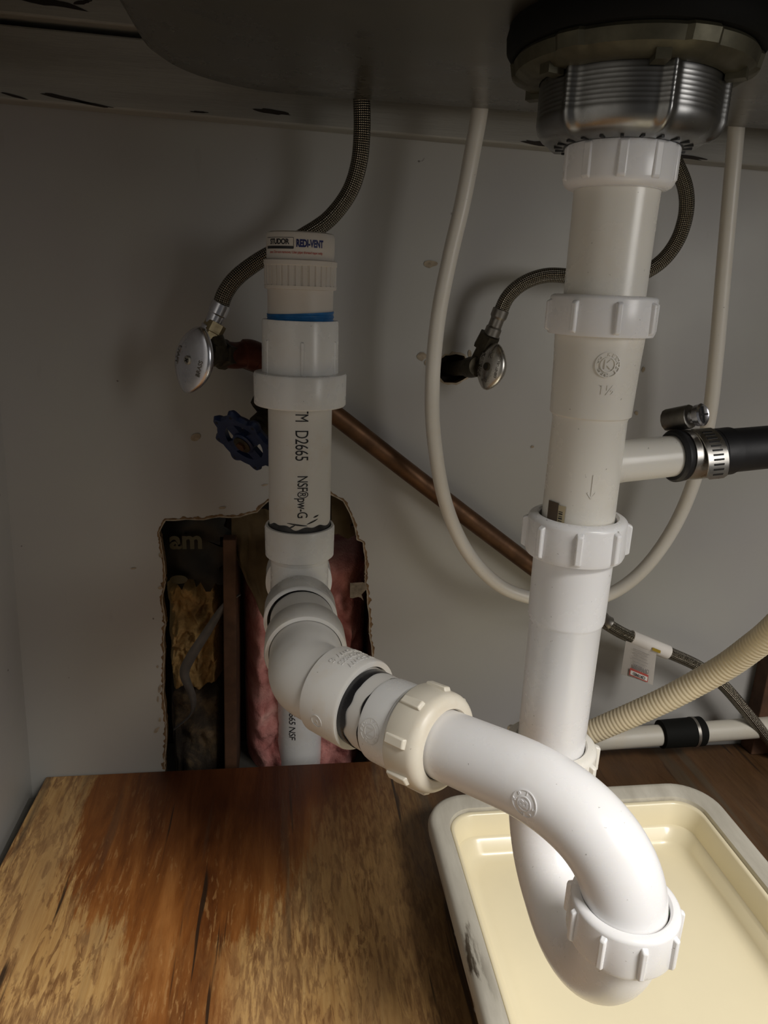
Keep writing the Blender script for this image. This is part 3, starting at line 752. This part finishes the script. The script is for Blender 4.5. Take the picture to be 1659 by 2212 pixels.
ring_band(bm, st0, sd, .02385, .004, .0098, .000, .0022, 3); ring_band(bm, st0, sd, .02385, L_-.0055, L_+.002, .0045, 0, 8)
link('cement_smear', bm, PRIMER, ST)
EL = thing('pipe_elbow', BND, 'grey white elbow fitting turning from tee toward the adapter', 'pipe fitting')
bm = bmesh.new()
pts = [V((SX+.0025, -.193, ZA)), V((SX+.0025, -.215, ZA)), BND+V((0, .006, 0)), BND+dB*.006, BND+dB*.030]
sm = catmull(pts, 12); tube(bm, sm, .0250, 64); link('bend', bm, PVC2, EL)
dh = V((.0, -1, 0))
bm = bmesh.new(); closed_prof(bm, (SX+.0025, -.181, ZA), dh, [(0, .0278), (.001, .0285), (.0215, .0287), (.0235, .0280), (.0240, .0255), (0, .0245)], 72); link('hub', bm, PVC2, EL)
bm = bmesh.new(); closed_prof(bm, al(.0205), dB, [(0, .0260), (.0012, .0281), (.0275, .0284), (.029, .0278), (.029, .0245), (0, .0235)], 72); hb = link('hub', bm, PVC2, EL)
bm = bmesh.new()
for i, line in enumerate(('PVC-DWV', '1-1/2 D2665', 'NSF-DWV 45')):
    tb = text_bm(line, .0050, .02, extrude=.0003); wrap(tb, al(.0365), dB, (.25, -.1, 1), .0283, rot=PI/2*0, off=(0, .006-.0062*i)); merge(bm, tb)
link('moulded_text', bm, PVC2, hb, angle=20)
em = emblem(.0042, (1.0,), '<', ''); wrap(em, al(.036), dB, (-.55, -.55, -.1), .0284); link('moulded_mark', em, PVC2, hb, angle=20)
ST2 = thing('pipe_stub', (SX, -.17, ZA), 'smooth grey pipe stub between the tee and the elbow', 'pipe')
bm = bmesh.new(); lathe(bm, (SX+.001, -.13, ZA), (.0, -1, 0), [(0, .0240), (.050, .0240)], 64); link('pipe', bm, PVC2, ST2)
bm = bmesh.new(); ring_band(bm, (SX+.001, -.13, ZA), (0, -1, 0), .02415, .015, .0225, 0, .0008, 5); link('cement_smear', bm, PRIMER, ST2)
TE = thing('sanitary_tee', (SX, SY, .235), 'white sanitary tee below the printed pipe leading into the wall', 'pipe fitting')
bm = bmesh.new(); closed_prof(bm, (SX, SY, .272), (0, 0, 1), [(-.005, .0225), (0, .0245), (.0015, .0273), (.0245, .0276), (.0262, .0268), (.0265, .0250), (.012, .0245), (-.005, .0210)], 72); link('hub', bm, PVC, TE)
bm = bmesh.new(); closed_prof(bm, (SX, SY-.022, ZA), (0, -1, 0), [(-.004, .0235), (0, .0250), (.004, .0276), (.0265, .0279), (.0275, .0272), (.0275, .0252), (-.004, .022)], 72); link('hub', bm, PVC, TE)
bm = bmesh.new(); closed_prof(bm, (SX, SY+.024, ZA), (0, 1, 0), [(0, .0240), (.003, .0282), (.028, .0282), (.028, .0245), (0, .022)], 72); link('hub', bm, PVC, TE)
bm = bmesh.new(); lathe(bm, (SX, SY, .205), (0, 0, 1), [(0, .015), (.004, .0215), (.03, .0232), (.070, .0232)], 64)
lathe(bm, (SX, SY-.03, ZA), (0, 1, 0), [(0, .0240), (.062, .0240)], 64); link('body', bm, PVC, TE)
SW = thing('pipe_stub', (SX, -.05, ZA), 'white pipe stub joining tee and wall drain behind the hole edge', 'pipe')
bm = bmesh.new(); lathe(bm, (SX, -.055, ZA), (0, 1, -.12), [(0, .0238), (.095, .0238)], 48); link('pipe', bm, PVC, SW)

# ================================================================== PRINTED PIPE, ADAPTER, VENT
P = thing('printed_pipe', (SX, SY, .29), 'upright white plastic pipe with black printed writing', 'pipe')
bm = bmesh.new(); closed_prof(bm, (SX, SY, .284), (0, 0, 1), [(0, .0241), (.115, .0241), (.115, .021), (0, .021)], 72); link('pipe', bm, PVC2, P)
vp = V((CAM.x-SX, CAM.y-SY, 0)).normalized()
bm = text_bm('D2665', .0140, .0, .95); wrap(bm, (SX, SY, .3665), (0, 0, 1), vp, .0243, rot=-PI/2, off=(.0008, 0), sx=.64)
tb = text_bm('TM', .0140, .0, .95); wrap(tb, (SX, SY, .3895), (0, 0, 1), vp, .0243, rot=-PI/2, off=(.0008, 0), sx=.60); merge(bm, tb)
tb = text_bm('NSF®pw-G', .0112, .004, .95); wrap(tb, (SX, SY, .3270), (0, 0, 1), vp, .0243, rot=-PI/2, off=(.0016, 0), sx=.66); merge(bm, tb)
link('printed_text', bm, INK, P, smooth=False)
bm = bmesh.new(); ring_band(bm, (SX, SY, .2955), (0, 0, 1), .02425, 0, .0068, 0, .0042, 21); link('cement_smear', bm, mat('grey_black_cement', (.03, .03, .033), .25, var=.6, vs=160), P)
bm = bmesh.new()
for u_, v_, L2, a_ in ((-.002, .0105, .016, -.12), (.010, .0125, .010, .35), (-.006, .0088, .006, .5), (.013, .0165, .005, .3)):
    q = patch(-L2/2, L2/2, -.0006, .0006, 10, 2)
    for v in q.verts: v.co.y *= 1-abs(v.co.x/(L2/2))**2*.8
    wrap(q, (SX, SY, .2945+v_), (0, 0, 1), vp, .0243, rot=a_, off=(u_, 0)); merge(bm, q)
link('cement_streaks', bm, PRIMER, P, smooth=False)
FA = thing('threaded_adapter', (SX, SY, .393), 'bright white adapter with a wide collar on top of the printed pipe', 'pipe fitting')
bm = bmesh.new(); closed_prof(bm, (SX, SY, .3935), (0, 0, 1), [(0, .0335), (.0010, .0344), (.0225, .0346), (.0240, .0338), (.0245, .0285), (.0245, .0245), (0, .0243)], 80); link('collar', bm, PVC, FA)
bm = bmesh.new(); closed_prof(bm, (SX, SY, .416), (0, 0, 1), [(0, .0284), (.038, .0280), (.0395, .0275), (.0395, .0242), (0, .0242)], 80); link('socket', bm, PVC, FA)
base_a = math.atan2(vp.y, vp.x)
for k in range(6):
    bm = bmesh.new(); a = base_a+.05+k*PI/3; c = V((math.cos(a), math.sin(a), 0)); box(bm, V((SX, SY, .4295))+c*.0282, V((-c.y, c.x, 0)), (0, 0, 1), c, .0012, .0125, .0007, .9)
    bevel(link('raised_rib', bm, PVC, FA), .0004)
AV = thing('air_admittance_valve', (SX, SY, .455), 'off-white vent valve with red and navy lettered label on its cap', 'vent')
bm = bmesh.new(); lathe(bm, (SX, SY, .449), (0, 0, 1), [(0, .0236), (.029, .0238)], 72); link('neck', bm, VENT, AV)
bm = bmesh.new()
def flute(t, r, a): return r-(.0009 if (a*34/(2*PI)) % 1 < .22 and .003 < t < .0162 else 0)
lathe(bm, (SX, SY, .4765), (0, 0, 1), [(0, .0240), (.0004, .0258), (.0026, .0260), (.0031, .0258), (.0160, .0258), (.0165, .0262), (.0195, .0263), (.0200, .0256), (.0203, .0235)], 306, flute); link('fluted_collar', bm, VENT, AV, angle=25)
bm = bmesh.new(); lathe(bm, (SX, SY, .4960), (0, 0, 1), [(0, .0236), (.001, .0242), (.0165, .0242), (.0182, .0236), (.0190, .0222), (.0192, .018), (.0194, .0)], 72, close=False); cp_ = link('cap', bm, VENT, AV)
lb = patch(-.045, .0168, -.0062, .0070, 50, 2); wrap(lb, (SX, SY, .5053), (0, 0, 1), vp, .02432, off=(.001, 0)); lo = link('label', lb, mat('glossy_label', (.66, .62, .57), .22), cp_)
# AV is thing > cap; put lettering on the label's own level
lo.parent = AV
bm = text_bm('REDI-VENT', .0066, .045, .98); wrap(bm, (SX, SY, .5068), (0, 0, 1), vp, .02440, off=(.0068, 0), sx=.62); link('lettering', bm, INKB, lo, smooth=False)
bm = text_bm('STUDOR', .0048, .035, .95); wrap(bm, (SX, SY, .5077), (0, 0, 1), vp, .02440, off=(-.0165, 0), sx=.92)
for (a_, b_, c_, d_) in ((-.030, -.0050, .0107, .0110), (-.030, -.0050, .0035, .0053), (-.0050, -.0047, .0038, .0108)):
    q = patch(a_, b_, c_-.0073, d_-.0073, 24, 1); wrap(q, (SX, SY, .5070), (0, 0, 1), vp, .02440); merge(bm, q)
link('maker_name', bm, INK, lo, smooth=False)
bm = text_bm('ener. Do not remove. Use pipe thread tape only.', .0024, .012, .9); wrap(bm, (SX, SY, .5010), (0, 0, 1), vp, .02440, off=(-.0045, 0)); link('small_print', bm, INKR, lo, smooth=False)
bm = bmesh.new()
def tp(t, r, a): return r+.00035*math.sin(t*2600+a*2)
dd = lathe(bm, (SX, SY, .4535), (0, 0, 1), [(k*.00045, .0242) for k in range(17)], 72, tp)
for v in bm.verts:
    if v.co.z > .457:
        a = math.atan2(v.co.y-SY, v.co.x-SX); v.co.z += .0015*math.cos(a)*(v.co.z-.457)/.0037
link('thread_tape', bm, TAPE, AV)
for k in range(2):
    pass

# ================================================================== HOSES
def hose(name, px, m, r, label, cat='hose', per=14, step=.004, parent=None, seg=28):
    pts = catmull([aY(x, y, Y) for x, y, Y in px], per); pts = resample(pts, step)
    bm = bmesh.new(); tube(bm, pts, r, seg)
    o = link(name, bm, m, parent, angle=60)
    if not parent: tag(o, label, cat)
    return o, pts
def ferrule(parent, p, d, prof, m=DSTEEL, name='ferrule', seg=32, fn=None):
    bm = bmesh.new(); lathe(bm, p, d, prof, seg, fn); return link(name, bm, m, parent, angle=25)
def hexf(t, r, a): return r*math.cos(PI/6)/math.cos(((a+.2) % (PI/3))-PI/6)

HL = thing('braided_hose', aY(470, 660, -.065), 'braided steel supply hose rising from the left chrome-handled valve', 'hose')
_, p = hose('braid', [(474, 668, -.066), (487, 632, -.066), (513, 598, -.064), (560, 563, -.060), (610, 536, -.058), (660, 508, -.058), (712, 472, -.060), (755, 415, -.062), (776, 350, -.064), (782, 280, -.066), (781, 215, -.068), (778, 150, -.070)], BRAID, .0063, None, parent=HL)
ferrule(HL, aY(479, 655, -.066), (aY(462, 692, -.066)-aY(479, 655, -.066)), [(0, .0068), (.0005, .0074), (.0085, .0074), (.0095, .0064), (.019, .0062), (.020, .0072), (.0225, .0072)], CHROME)
HR = thing('braided_hose', aY(1078, 690, -.05), 'braided steel supply hose looping behind the tailpiece from the right valve', 'hose')
_, p = hose('braid', [(1080, 676, -.042), (1098, 640, -.044), (1132, 611, -.046), (1180, 595, -.048), (1235, 597, -.050), (1300, 604, -.052), (1370, 597, -.054), (1425, 568, -.056), (1463, 520, -.058), (1482, 460, -.060), (1480, 405, -.062), (1458, 350, -.064), (1432, 300, -.066), (1410, 230, -.068), (1400, 160, -.070)], BRAID, .0060, None, parent=HR)
ferrule(HR, aY(1083, 668, -.042), (aY(1066, 712, -.040)-aY(1083, 668, -.042)), [(0, .0062), (.0005, .0070), (.0065, .0070), (.0085, .0058), (.0150, .0058), (.0165, .0068), (.0230, .0068)], DSTEEL)
hose('white_hose', [(1046, 130, -.078), (1038, 228, -.078), (1020, 330, -.078), (999, 440, -.078), (971, 560, -.076), (946, 690, -.074), (934, 830, -.070), (938, 950, -.066), (962, 1085, -.062), (1008, 1190, -.058), (1075, 1262, -.056), (1150, 1292, -.056), (1240, 1300, -.056), (1318, 1283, -.056), (1390, 1230, -.058), (1455, 1140, -.060), (1502, 1030, -.064), (1532, 900, -.068), (1548, 760, -.072), (1562, 600, -.076), (1577, 430, -.080), (1590, 285, -.082), (1600, 160, -.082)],
     HOSEW, .0061, 'smooth white spray hose hanging in a U behind the right pipe')
# dishwasher supply line
HD = thing('braided_hose', aY(1330, 1350, -.03), 'braided steel hose with white certified tag at lower right', 'hose')
bp = [(1270, 1312, -.030), (1300, 1340, -.030), (1345, 1368, -.030), (1400, 1392, -.030), (1450, 1412, -.030), (1510, 1440, -.031), (1560, 1478, -.032), (1610, 1535, -.034), (1660, 1598, -.036), (1720, 1670, -.036)]
_, p = hose('braid', bp, BRAID, .0062, None, parent=HD)
a_ = aY(1292, 1330, -.030); b_ = aY(1330, 1358, -.030)
ferrule(HD, a_, b_-a_, [(0, .0066), (.001, .0074), (.007, .0074), (.0085, .0068), (.013, .0068), (.0145, .0073), (.0155, .0066)], DSTEEL)
cpts = resample(catmull([aY(*q) for q in ((1362, 1376, -.030), (1400, 1392, -.030), (1442, 1409, -.030))], 8), .003)
bm = bmesh.new(); tube(bm, cpts, .0073, 24); slv = link('sleeve', bm, PAPER, HD)
tagc = aY(1383, 1425, -.038); tx = (aY(1414, 1412, -.038)-aY(1348, 1393, -.038)).normalized(); ty = (aY(1352, 1400, -.038)-aY(1345, 1460, -.040)).normalized()
c0 = [aY(1352, 1384, -.037), aY(1418, 1412, -.037), aY(1410, 1480, -.042), aY(1341, 1456, -.042)]
g = [[c0[0].lerp(c0[1], i/6).lerp(c0[3].lerp(c0[2], i/6), j/6)+V((0, .0015*math.sin(i/6*PI), 0)) for j in range(7)] for i in range(7)]
tg = sheet('hang_tag', g, PAPER, thick=.0003, parent=HD)
ex = (c0[0]-c0[1]).normalized(); ey = (c0[3]-c0[0]).normalized()      # printed upside down
nrm = ex.cross(ey)
def on_tag(u, v): return c0[0].lerp(c0[1], u).lerp(c0[3].lerp(c0[2], u), v) + V((0, -.0013, 0))
bm = text_bm('DW60SSBL', .0056, .03, .8); flat(bm, on_tag(.55, .62), ex, ey, sx=.9)
for k in range(5):
    p0 = on_tag(.5, .12+.09*k); box(bm, p0, ex, ey, nrm, .0100-.0008*(k % 3), .00022, .00008)
link('tag_print', bm, mat('grey_print', (.22, .20, .19), .6), tg, smooth=False)
bm = bmesh.new(); box(bm, on_tag(.52, .83), ex, ey, nrm, .0115, .0038, .0001); link('red_box', bm, INKR, tg)
bm = bmesh.new(); box(bm, on_tag(.52, .845)+V((0, -.0003, 0)), ex, ey, nrm, .0105, .0022, .0001); link('white_box', bm, PAPER, tg)
bm = text_bm('CERTIFIED', .0040, .02, .9); flat(bm, on_tag(.52, .845)+V((0, -.0007, 0)), ex, ey, sx=.92); link('tag_title', bm, INK, tg, smooth=False)
bm = bmesh.new(); box(bm, aY(1418, 1405, -.0385), aY(1430, 1412, -.0385)-aY(1405, 1402, -.0385), (0, 0, 1), (0, 1, 0), .0050, .0016, .0002); link('yellow_mark', bm, mat('mustard_print', (.35, .24, .02), .5), slv)
# corrugated dishwasher drain hose
px = [(1215, 1640, -.060), (1245, 1598, -.062), (1300, 1572, -.072), (1370, 1542, -.088), (1440, 1510, -.104), (1510, 1473, -.120), (1570, 1438, -.136), (1620, 1402, -.152), (1670, 1362, -.170), (1740, 1290, -.195)]
pts = resample(catmull([aY(*q) for q in px], 12), .0007)
bm = bmesh.new(); tube(bm, pts, lambda s: 0.0110+.0005*(1-abs(math.sin(s*PI/.0041))**3), 40); o = link('corrugated_hose', bm, CREAM, angle=80)
tag(o, 'cream corrugated drain hose sloping up to the right edge', 'hose')
# black hose on the branch
BH = thing('rubber_hose', bo+bd*.07, 'black rubber hose pushed over the branch tee outlet', 'hose')
q0 = bo+bd*.0525
bm = bmesh.new(); closed_prof(bm, q0, bd, [(0, .0112), (0, .0128), (.0015, .0140), (.0035, .0140), (.005, .0130), (.026, .0128), (.0262, .0122), (.0264, .0128), (.036, .0130), (.0365, .0120), (.037, .0120), (.12, .0118), (.12, .0098), (.04, .0098)], 56)
link('hose', bm, BLACK, BH)
HC = thing('hose_clamp', q0+bd*.014, 'perforated steel worm clamp round the black hose end', 'clamp')
Dd, g1, g2 = frame(bd)
bm = bmesh.new(); closed_prof(bm, q0+bd*.0055, bd, [(0, .0130), (0, .0137), (.014, .0137), (.014, .0130)], 56); link('band', bm, STEEL, HC)
# overlapping free end of the band: slotted tongue down the front
vdir = (CAM-(q0+bd*.014)); vdir = (vdir-bd*vdir.dot(bd)).normalized(); upd = bd.cross(vdir)
if upd.z < 0: upd = -upd
def rim(a, rr, t): return q0+bd*t+(upd*math.cos(a)+vdir*math.sin(a))*rr
bm = bmesh.new(); n = 26; va = []
for k in range(n+1):
    a = .40+2.05*k/n; rr = .0144+.0038*(k/n)**2.5
    w0, w1 = .0092+.0020*k/n, .0215+.0025*k/n
    if k == n: w0, w1 = w0+.002, w1-.002
    va.append([bm.verts.new(rim(a, r_, t_)) for r_, t_ in ((rr, w0), (rr, w1), (rr-.0006, w1), (rr-.0006, w0))])
for k in range(n):
    for i in range(4): bm.faces.new((va[k][i], va[k][(i+1) % 4], va[k+1][(i+1) % 4], va[k+1][i]))
bm.faces.new(va[0][::-1]); bm.faces.new(va[-1])
tongue = link('free_end', bm, STEEL, HC)
bm = bmesh.new()
for k in range(11):
    a = .72+.158*k; q = (a-.40)/2.05; rr = .0144+.0038*q**2.5+.0001; c = rim(a, rr, .0155+.0022*q); rad = (c-(q0+bd*.016)).normalized()
    box(bm, c, bd, bd.cross(rad), rad, .0031, .00050, .00012)
link('slots', bm, FACEBLK, tongue)
# screw housing and screw, above the hose
hc = rim(.12, .0200, .0080)
bm = bmesh.new(); ss = (bd*.36+vdir*.95+upd*.02).normalized()
lathe(bm, hc-ss*.011, ss, [(0, .0052), (.0006, .0060), (.0145, .0064), (.015, .0056)], 12); link('screw_housing', bm, DSTEEL, HC)
bm = bmesh.new(); lathe(bm, hc+ss*.004, ss, [(0, .0036), (.003, .0036), (.0032, .0056), (.0064, .0059), (.0072, .0050), (.0068, .0044)], 28); sw = link('screw', bm, CHROME, HC)
bm = bmesh.new(); _, h1, h2 = frame(ss)
for u_, v_ in ((h1, h2), (h2, h1)): box(bm, hc+ss*.0109, u_, v_, ss, .0042, .0005, .0003)
link('cross_slot', bm, FACEBLK, sw)

# ================================================================== VALVES
def oval_handle(parent, c, n, longd, a, b, m, screw_m, texts, dep=.004):
    """domed oval handle; n faces out, longd its long axis"""
    n = V(n).normalized(); l = V(longd); l = (l-n*l.dot(n)).normalized(); s = n.cross(l)
    bm = bmesh.new(); seg = 56; rings = []
    def shape(q, h, sx=1.0):
        out = []
        for k in range(seg):
            t = 2*PI*k/seg; ct, st = math.cos(t), math.sin(t)
            out.append(bm.verts.new(V(c)+l*(a*q*ct)+s*(b*q*st*(1-.30*abs(ct)**2.2))*sx+n*h))
        return out
    for q, h in ((.80, -.010), (.97, -.006), (1.0, -.0042), (.985, -.0026), (.9, -.0010), (.7, .0006), (.45, .0016), (.2, .0020), (.12, .0020)): rings.append(shape(q, h))
    for A_, B_ in zip(rings, rings[1:]):
        for k in range(seg): bm.faces.new((A_[k], A_[(k+1) % seg], B_[(k+1) % seg], B_[k]))
    bm.faces.new(rings[0][::-1]); bm.faces.new(rings[-1])
    h = link('handle', bm, m, parent, angle=50)
    bm = bmesh.new(); lathe(bm, V(c)+n*.0014, n, [(0, .0034), (.0014, .0034), (.0020, .0026)], 24); link('screw', bm, screw_m, h)
    bm = bmesh.new()
    for u_, v_ in ((l+s, l-s), (l-s, l+s)): box(bm, V(c)+n*.0034, u_, v_, n, .0018, .0005, .0002)
    link('cross_slot', bm, FACEBLK, h)
    bm = bmesh.new()
    for body, size, along, across, rot in texts:
        tb = text_bm(body, size, .02, extrude=.0003, cuts=0); 
        for v in tb.verts:
            x, y = v.co.x, v.co.y; u = x*math.cos(rot)-y*math.sin(rot)+across; q = x*math.sin(rot)+y*math.cos(rot)+along
            e = min(1, math.hypot(q/a, u/b)); v.co = V(c)+l*q-s*u*-1*-1+n*(.0020-.0029*e**2+v.co.z+.0001)
        merge(bm, tb)
    link('moulded_text', bm, DSTEEL, h, angle=20)
    return h
# left valve
LV = thing('shutoff_valve', aY(470, 770, -.06), 'left shutoff valve with large polished chrome oval handle', 'valve')
cL = aY(410, 778, -.090); bL = aY(463, 762, -.066)
nL = V((-.62, -.76, .08)); lL = aY(446, 705, -.09)-aY(390, 848, -.09)
oval_handle(LV, cL, nL, lL, .0262, .0185, CHROME, SILVER, [('CRAFT', .0046, 0, -.0120, -PI/2), ('BRASS', .0046, -.002, .0120, PI/2)])
bm = bmesh.new(); lathe(bm, cL-nL.normalized()*.006, bL-cL, [(0, .0055), (.008, .0055), (.009, .0078), (.022, .0078), (.030, .0085)], 24); link('stem', bm, BRASSD, LV)
o_ = aY(452, 728, -.068); d_ = aY(471, 690, -.066)-o_
bm = bmesh.new(); lathe(bm, o_-d_.normalized()*.012, d_, [(0, .0072), (.016, .0072), (.0165, .0085), (.024, .0085), (.0245, .006)], 6); link('outlet', bm, BRASSL, LV, angle=20)
sd_ = aY(520, 772, -.035)-bL
bm = bmesh.new(); lathe(bm, bL-sd_.normalized()*.010, sd_, [(0, .0095), (.016, .0100), (.017, .0120), (.026, .0120)], 6); lathe(bm, bL, (0, 0, 1), [(-.010, .006), (.006, .010), (.014, .007)], 20); link('body', bm, BRASSD, LV, angle=25)
st = catmull([bL+sd_*.35, aY(510, 768, -.048), aY(540, 766, -.044), aY(568, 782, -.040), aY(584, 815, -.036), aY(590, 860, -.032)], 8)
bm = bmesh.new(); tube(bm, st, lambda s: .0122 if .018 < s < .030 or s > .040 else .0106, 28); o = link('copper_stub', bm, COPPERR); tag(o, 'red-brown copper elbow pipe joining the left valve behind the vent stack', 'pipe')
# right valve
RV = thing('shutoff_valve', aY(1030, 785, -.03), 'right shutoff valve with small stamped oval handle beside the wall hole', 'valve')
cR = aY(1055, 792, -.052); bR = aY(1022, 793, -.030)
nR = V((.30, -.93, .0)); 
nR = V((-.80, -.58, .10)); lR = aY(1076, 742, -.052)-aY(1043, 842, -.052)
oval_handle(RV, cR, nR, lR, .0200, .0145, STEEL, BRASSD, [('KEENEY', .0058, 0, -.0078, -PI/2), ('K', .0066, .0095, 0, 0), ('MFG', .0030, -.012, .0, 0), ('KEENEY USA', .0026, 0, .0098, PI/2)])
bm = bmesh.new(); lathe(bm, bR+V((0, .006, 0)), cR-bR, [(0, .0085), (.012, .0085), (.013, .0060), (.024, .0055)], 24); link('stem', bm, BRASSD, RV)
hp = aY(978, 796, .012)
bm = bmesh.new(); lathe(bm, bR, hp-bR, [(-.010, .0085), (.004, .0092), (.010, .0085), (.011, .0068), (.060, .0068)], 28); link('body', bm, BRASSD, RV, angle=25)
o_ = aY(1038, 765, -.034); d_ = aY(1060, 722, -.040)-o_
bm = bmesh.new(); lathe(bm, o_-d_.normalized()*.008, d_, [(0, .0066), (.013, .0066), (.0135, .0100), (.0265, .0098), (.027, .0065)], 6); link('outlet_nut', bm, BRASSD, RV, angle=20)
# gate valve with blue wheel
GV = thing('gate_valve', aY(590, 890, -.03), 'brass gate valve with blue lobed handwheel behind the printed pipe', 'valve')
cW = aY(530, 953, -.062); gB = aY(596, 893, -.030); nW = (V((-.50, -.62, -.50))).normalized()
_, w1, w2 = frame(nW)
bm = bmesh.new(); seg = 144; rings = []
def lobes(a): return 1+.19*max(0, math.cos(8*a)*.85+.15)**1.2
for rr, h, lb_ in ((.0182, -.0022, 0), (.0182, .0022, 0), (.0225, .0032, 0), (.0252, .0032, 1), (.0268, 0, 1), (.0252, -.0032, 1), (.0225, -.0032, 0)):
    rings.append([bm.verts.new(cW+(w1*math.cos(2*PI*k/seg)+w2*math.sin(2*PI*k/seg))*(rr*(lobes(2*PI*k/seg) if lb_ else 1))+nW*h) for k in range(seg)])
for i in range(len(rings)):
    A_, B_ = rings[i], rings[(i+1) % len(rings)]
    for k in range(seg): bm.faces.new((A_[k], A_[(k+1) % seg], B_[(k+1) % seg], B_[k]))
for k in range(4):
    a = .4+k*PI/2; c = w1*math.cos(a)+w2*math.sin(a); box(bm, cW+c*.0145, c, nW.cross(c), nW, .0080, .0052, .0022)
lathe(bm, cW-nW*.004, nW, [(0, .0100), (.0075, .0100), (.0085, .0088)], 32)
wh = link('handwheel', bm, BLUE, GV, angle=40)
bm = bmesh.new(); lathe(bm, cW+nW*.0046, nW, [(0, .0078), (.0008, .0078), (.0012, .0070)], 28); link('name_plate', bm, BRASSD, wh)
bm = bmesh.new(); lathe(bm, cW+nW*.0055, nW, [(0, .0042), (.0024, .0040)], 6); link('wheel_nut', bm, mat('rusty_nut', (.10, .045, .02), .5, .5, var=.4, vs=200), wh)
bm = bmesh.new()
for k in range(8):
    a = 2*PI*k/8; c = cW+(w1*math.cos(a)+w2*math.sin(a))*.0268+nW*.0030; lathe(bm, c, nW, [(0, .0013), (.0004, .0013)], 12)
link('rim_dimples', bm, FACEBLK, wh)
bm = bmesh.new(); lathe(bm, cW, gB-cW, [(0, .0045), (.010, .0045), (.011, .0085), (.020, .0090), (.021, .0115), (.032, .0115), (.036, .0125), (.052, .0100)], 16)
link('bonnet', bm, BRASSD, GV, angle=25)
bm = bmesh.new(); u_ = aY(570, 868, -.036); lathe(bm, u_, gB-u_, [(-.006, .0095), (.004, .0108), (.02, .012), (.034, .0105)], 8); link('body', bm, BRASSD, GV, angle=25)
bm = bmesh.new(); cpp = [aY(600, 805, -.02), aY(720, 893, -.0195), aY(860, 1002, -.019), aY(1000, 1110, -.0185), aY(1145, 1220, -.018), aY(1215, 1272, -.018)]
tube(bm, resample(catmull(cpp, 6), .006), .0086, 32); tag(link('copper_pipe', bm, COPPER), 'long tarnished copper pipe running diagonally down the back wall', 'pipe')

# ================================================================== PIPE ALONG THE FLOOR, RIGHT
bm = bmesh.new(); fa = aY(1190, 1606, -.028); fb = aY(1690, 1568, -.028)
tube(bm, [fa.lerp(fb, k/8) for k in range(9)], .0110, 32); tag(link('floor_pipe', bm, PIPEOLD), 'dull white pipe lying low along the back wall at right', 'pipe')
CP = thing('pipe_coupling', aY(1480, 1578, -.028), 'black rubber coupling round the low pipe at right', 'coupling')
fd = (fb-fa).normalized(); c1 = aY(1425, 1586, -.028)
bm = bmesh.new(); lathe(bm, c1, fd, [(0, .0125), (.001, .0148), (.047, .0154), (.049, .0130)], 40); link('sleeve', bm, SEAL, CP)
bm = bmesh.new(); closed_prof(bm, c1+fd*.036, fd, [(0, .0150), (0, .0158), (.0032, .0158), (.0032, .0150)], 40); link('band', bm, DSTEEL, CP)
bm = bmesh.new(); c = aY(1668, 1500, -.04); box(bm, (c.x+.022, -.013, .07), (1, 0, 0), (0, 1, 0), (0, 0, 1), .018, .010, .07)
o = bevel(link('wood_block', bm, STUD), .001); tag(o, 'brown upright wood block at the far right edge by the back wall', 'wood block')

# ================================================================== TRAY
TR = thing('plastic_tray', (.26, -.35, 0), 'rectangular cream tray on the plywood under the trap', 'tray')
x0, x1, y0, y1 = .1205, .388, -.62, -.119; zt = .048
bm = bmesh.new(); rings = []
def add_ring(ins, z, r): rings.append([bm.verts.new((x, y, z)) for x, y in rrect(x0+ins, x1-ins, y0+ins, y1-ins, r, 10)])
for ins, z, r in ((.0175, .0405, .024), (.0195, .0385, .023), (.0235, .020, .021), (.0265, .0185, .0215), (.030, .009, .022), (.034, .005, .020), (.041, .0032, .017)): add_ring(ins, z, r)
for a, b in zip(rings, rings[1:]):
    n = len(a)
    for i in range(n): bm.faces.new((a[i], b[i], b[(i+1) % n], a[(i+1) % n]))
bm.faces.new(rings[-1])
o = link('basin', bm, TRAY, TR, angle=50); m_ = o.modifiers.new('thick', 'SOLIDIFY'); m_.thickness = .0022; m_.offset = -1
bm = bmesh.new(); rings = []
for ins, z, r in ((.0035, .034, .034), (.0, .035, .036), (-.0006, .041, .036), (.0008, .0462, .036), (.003, .0478, .035), (.006, .0472, .033), (.0145, .0455, .026), (.0168, .0445, .0245), (.0178, .0405, .024), (.0168, .039, .0245), (.012, .042, .028), (.0035, .043, .034)): add_ring(ins, z, r)
for i in range(len(rings)):
    a, b = rings[i], rings[(i+1) % len(rings)]; n = len(a)
    for k in range(n): bm.faces.new((a[k], b[k], b[(k+1) % n], a[(k+1) % n]))
tag(link('rim', bm, RIM, TR, angle=50), 'grimy off-white raised rim')
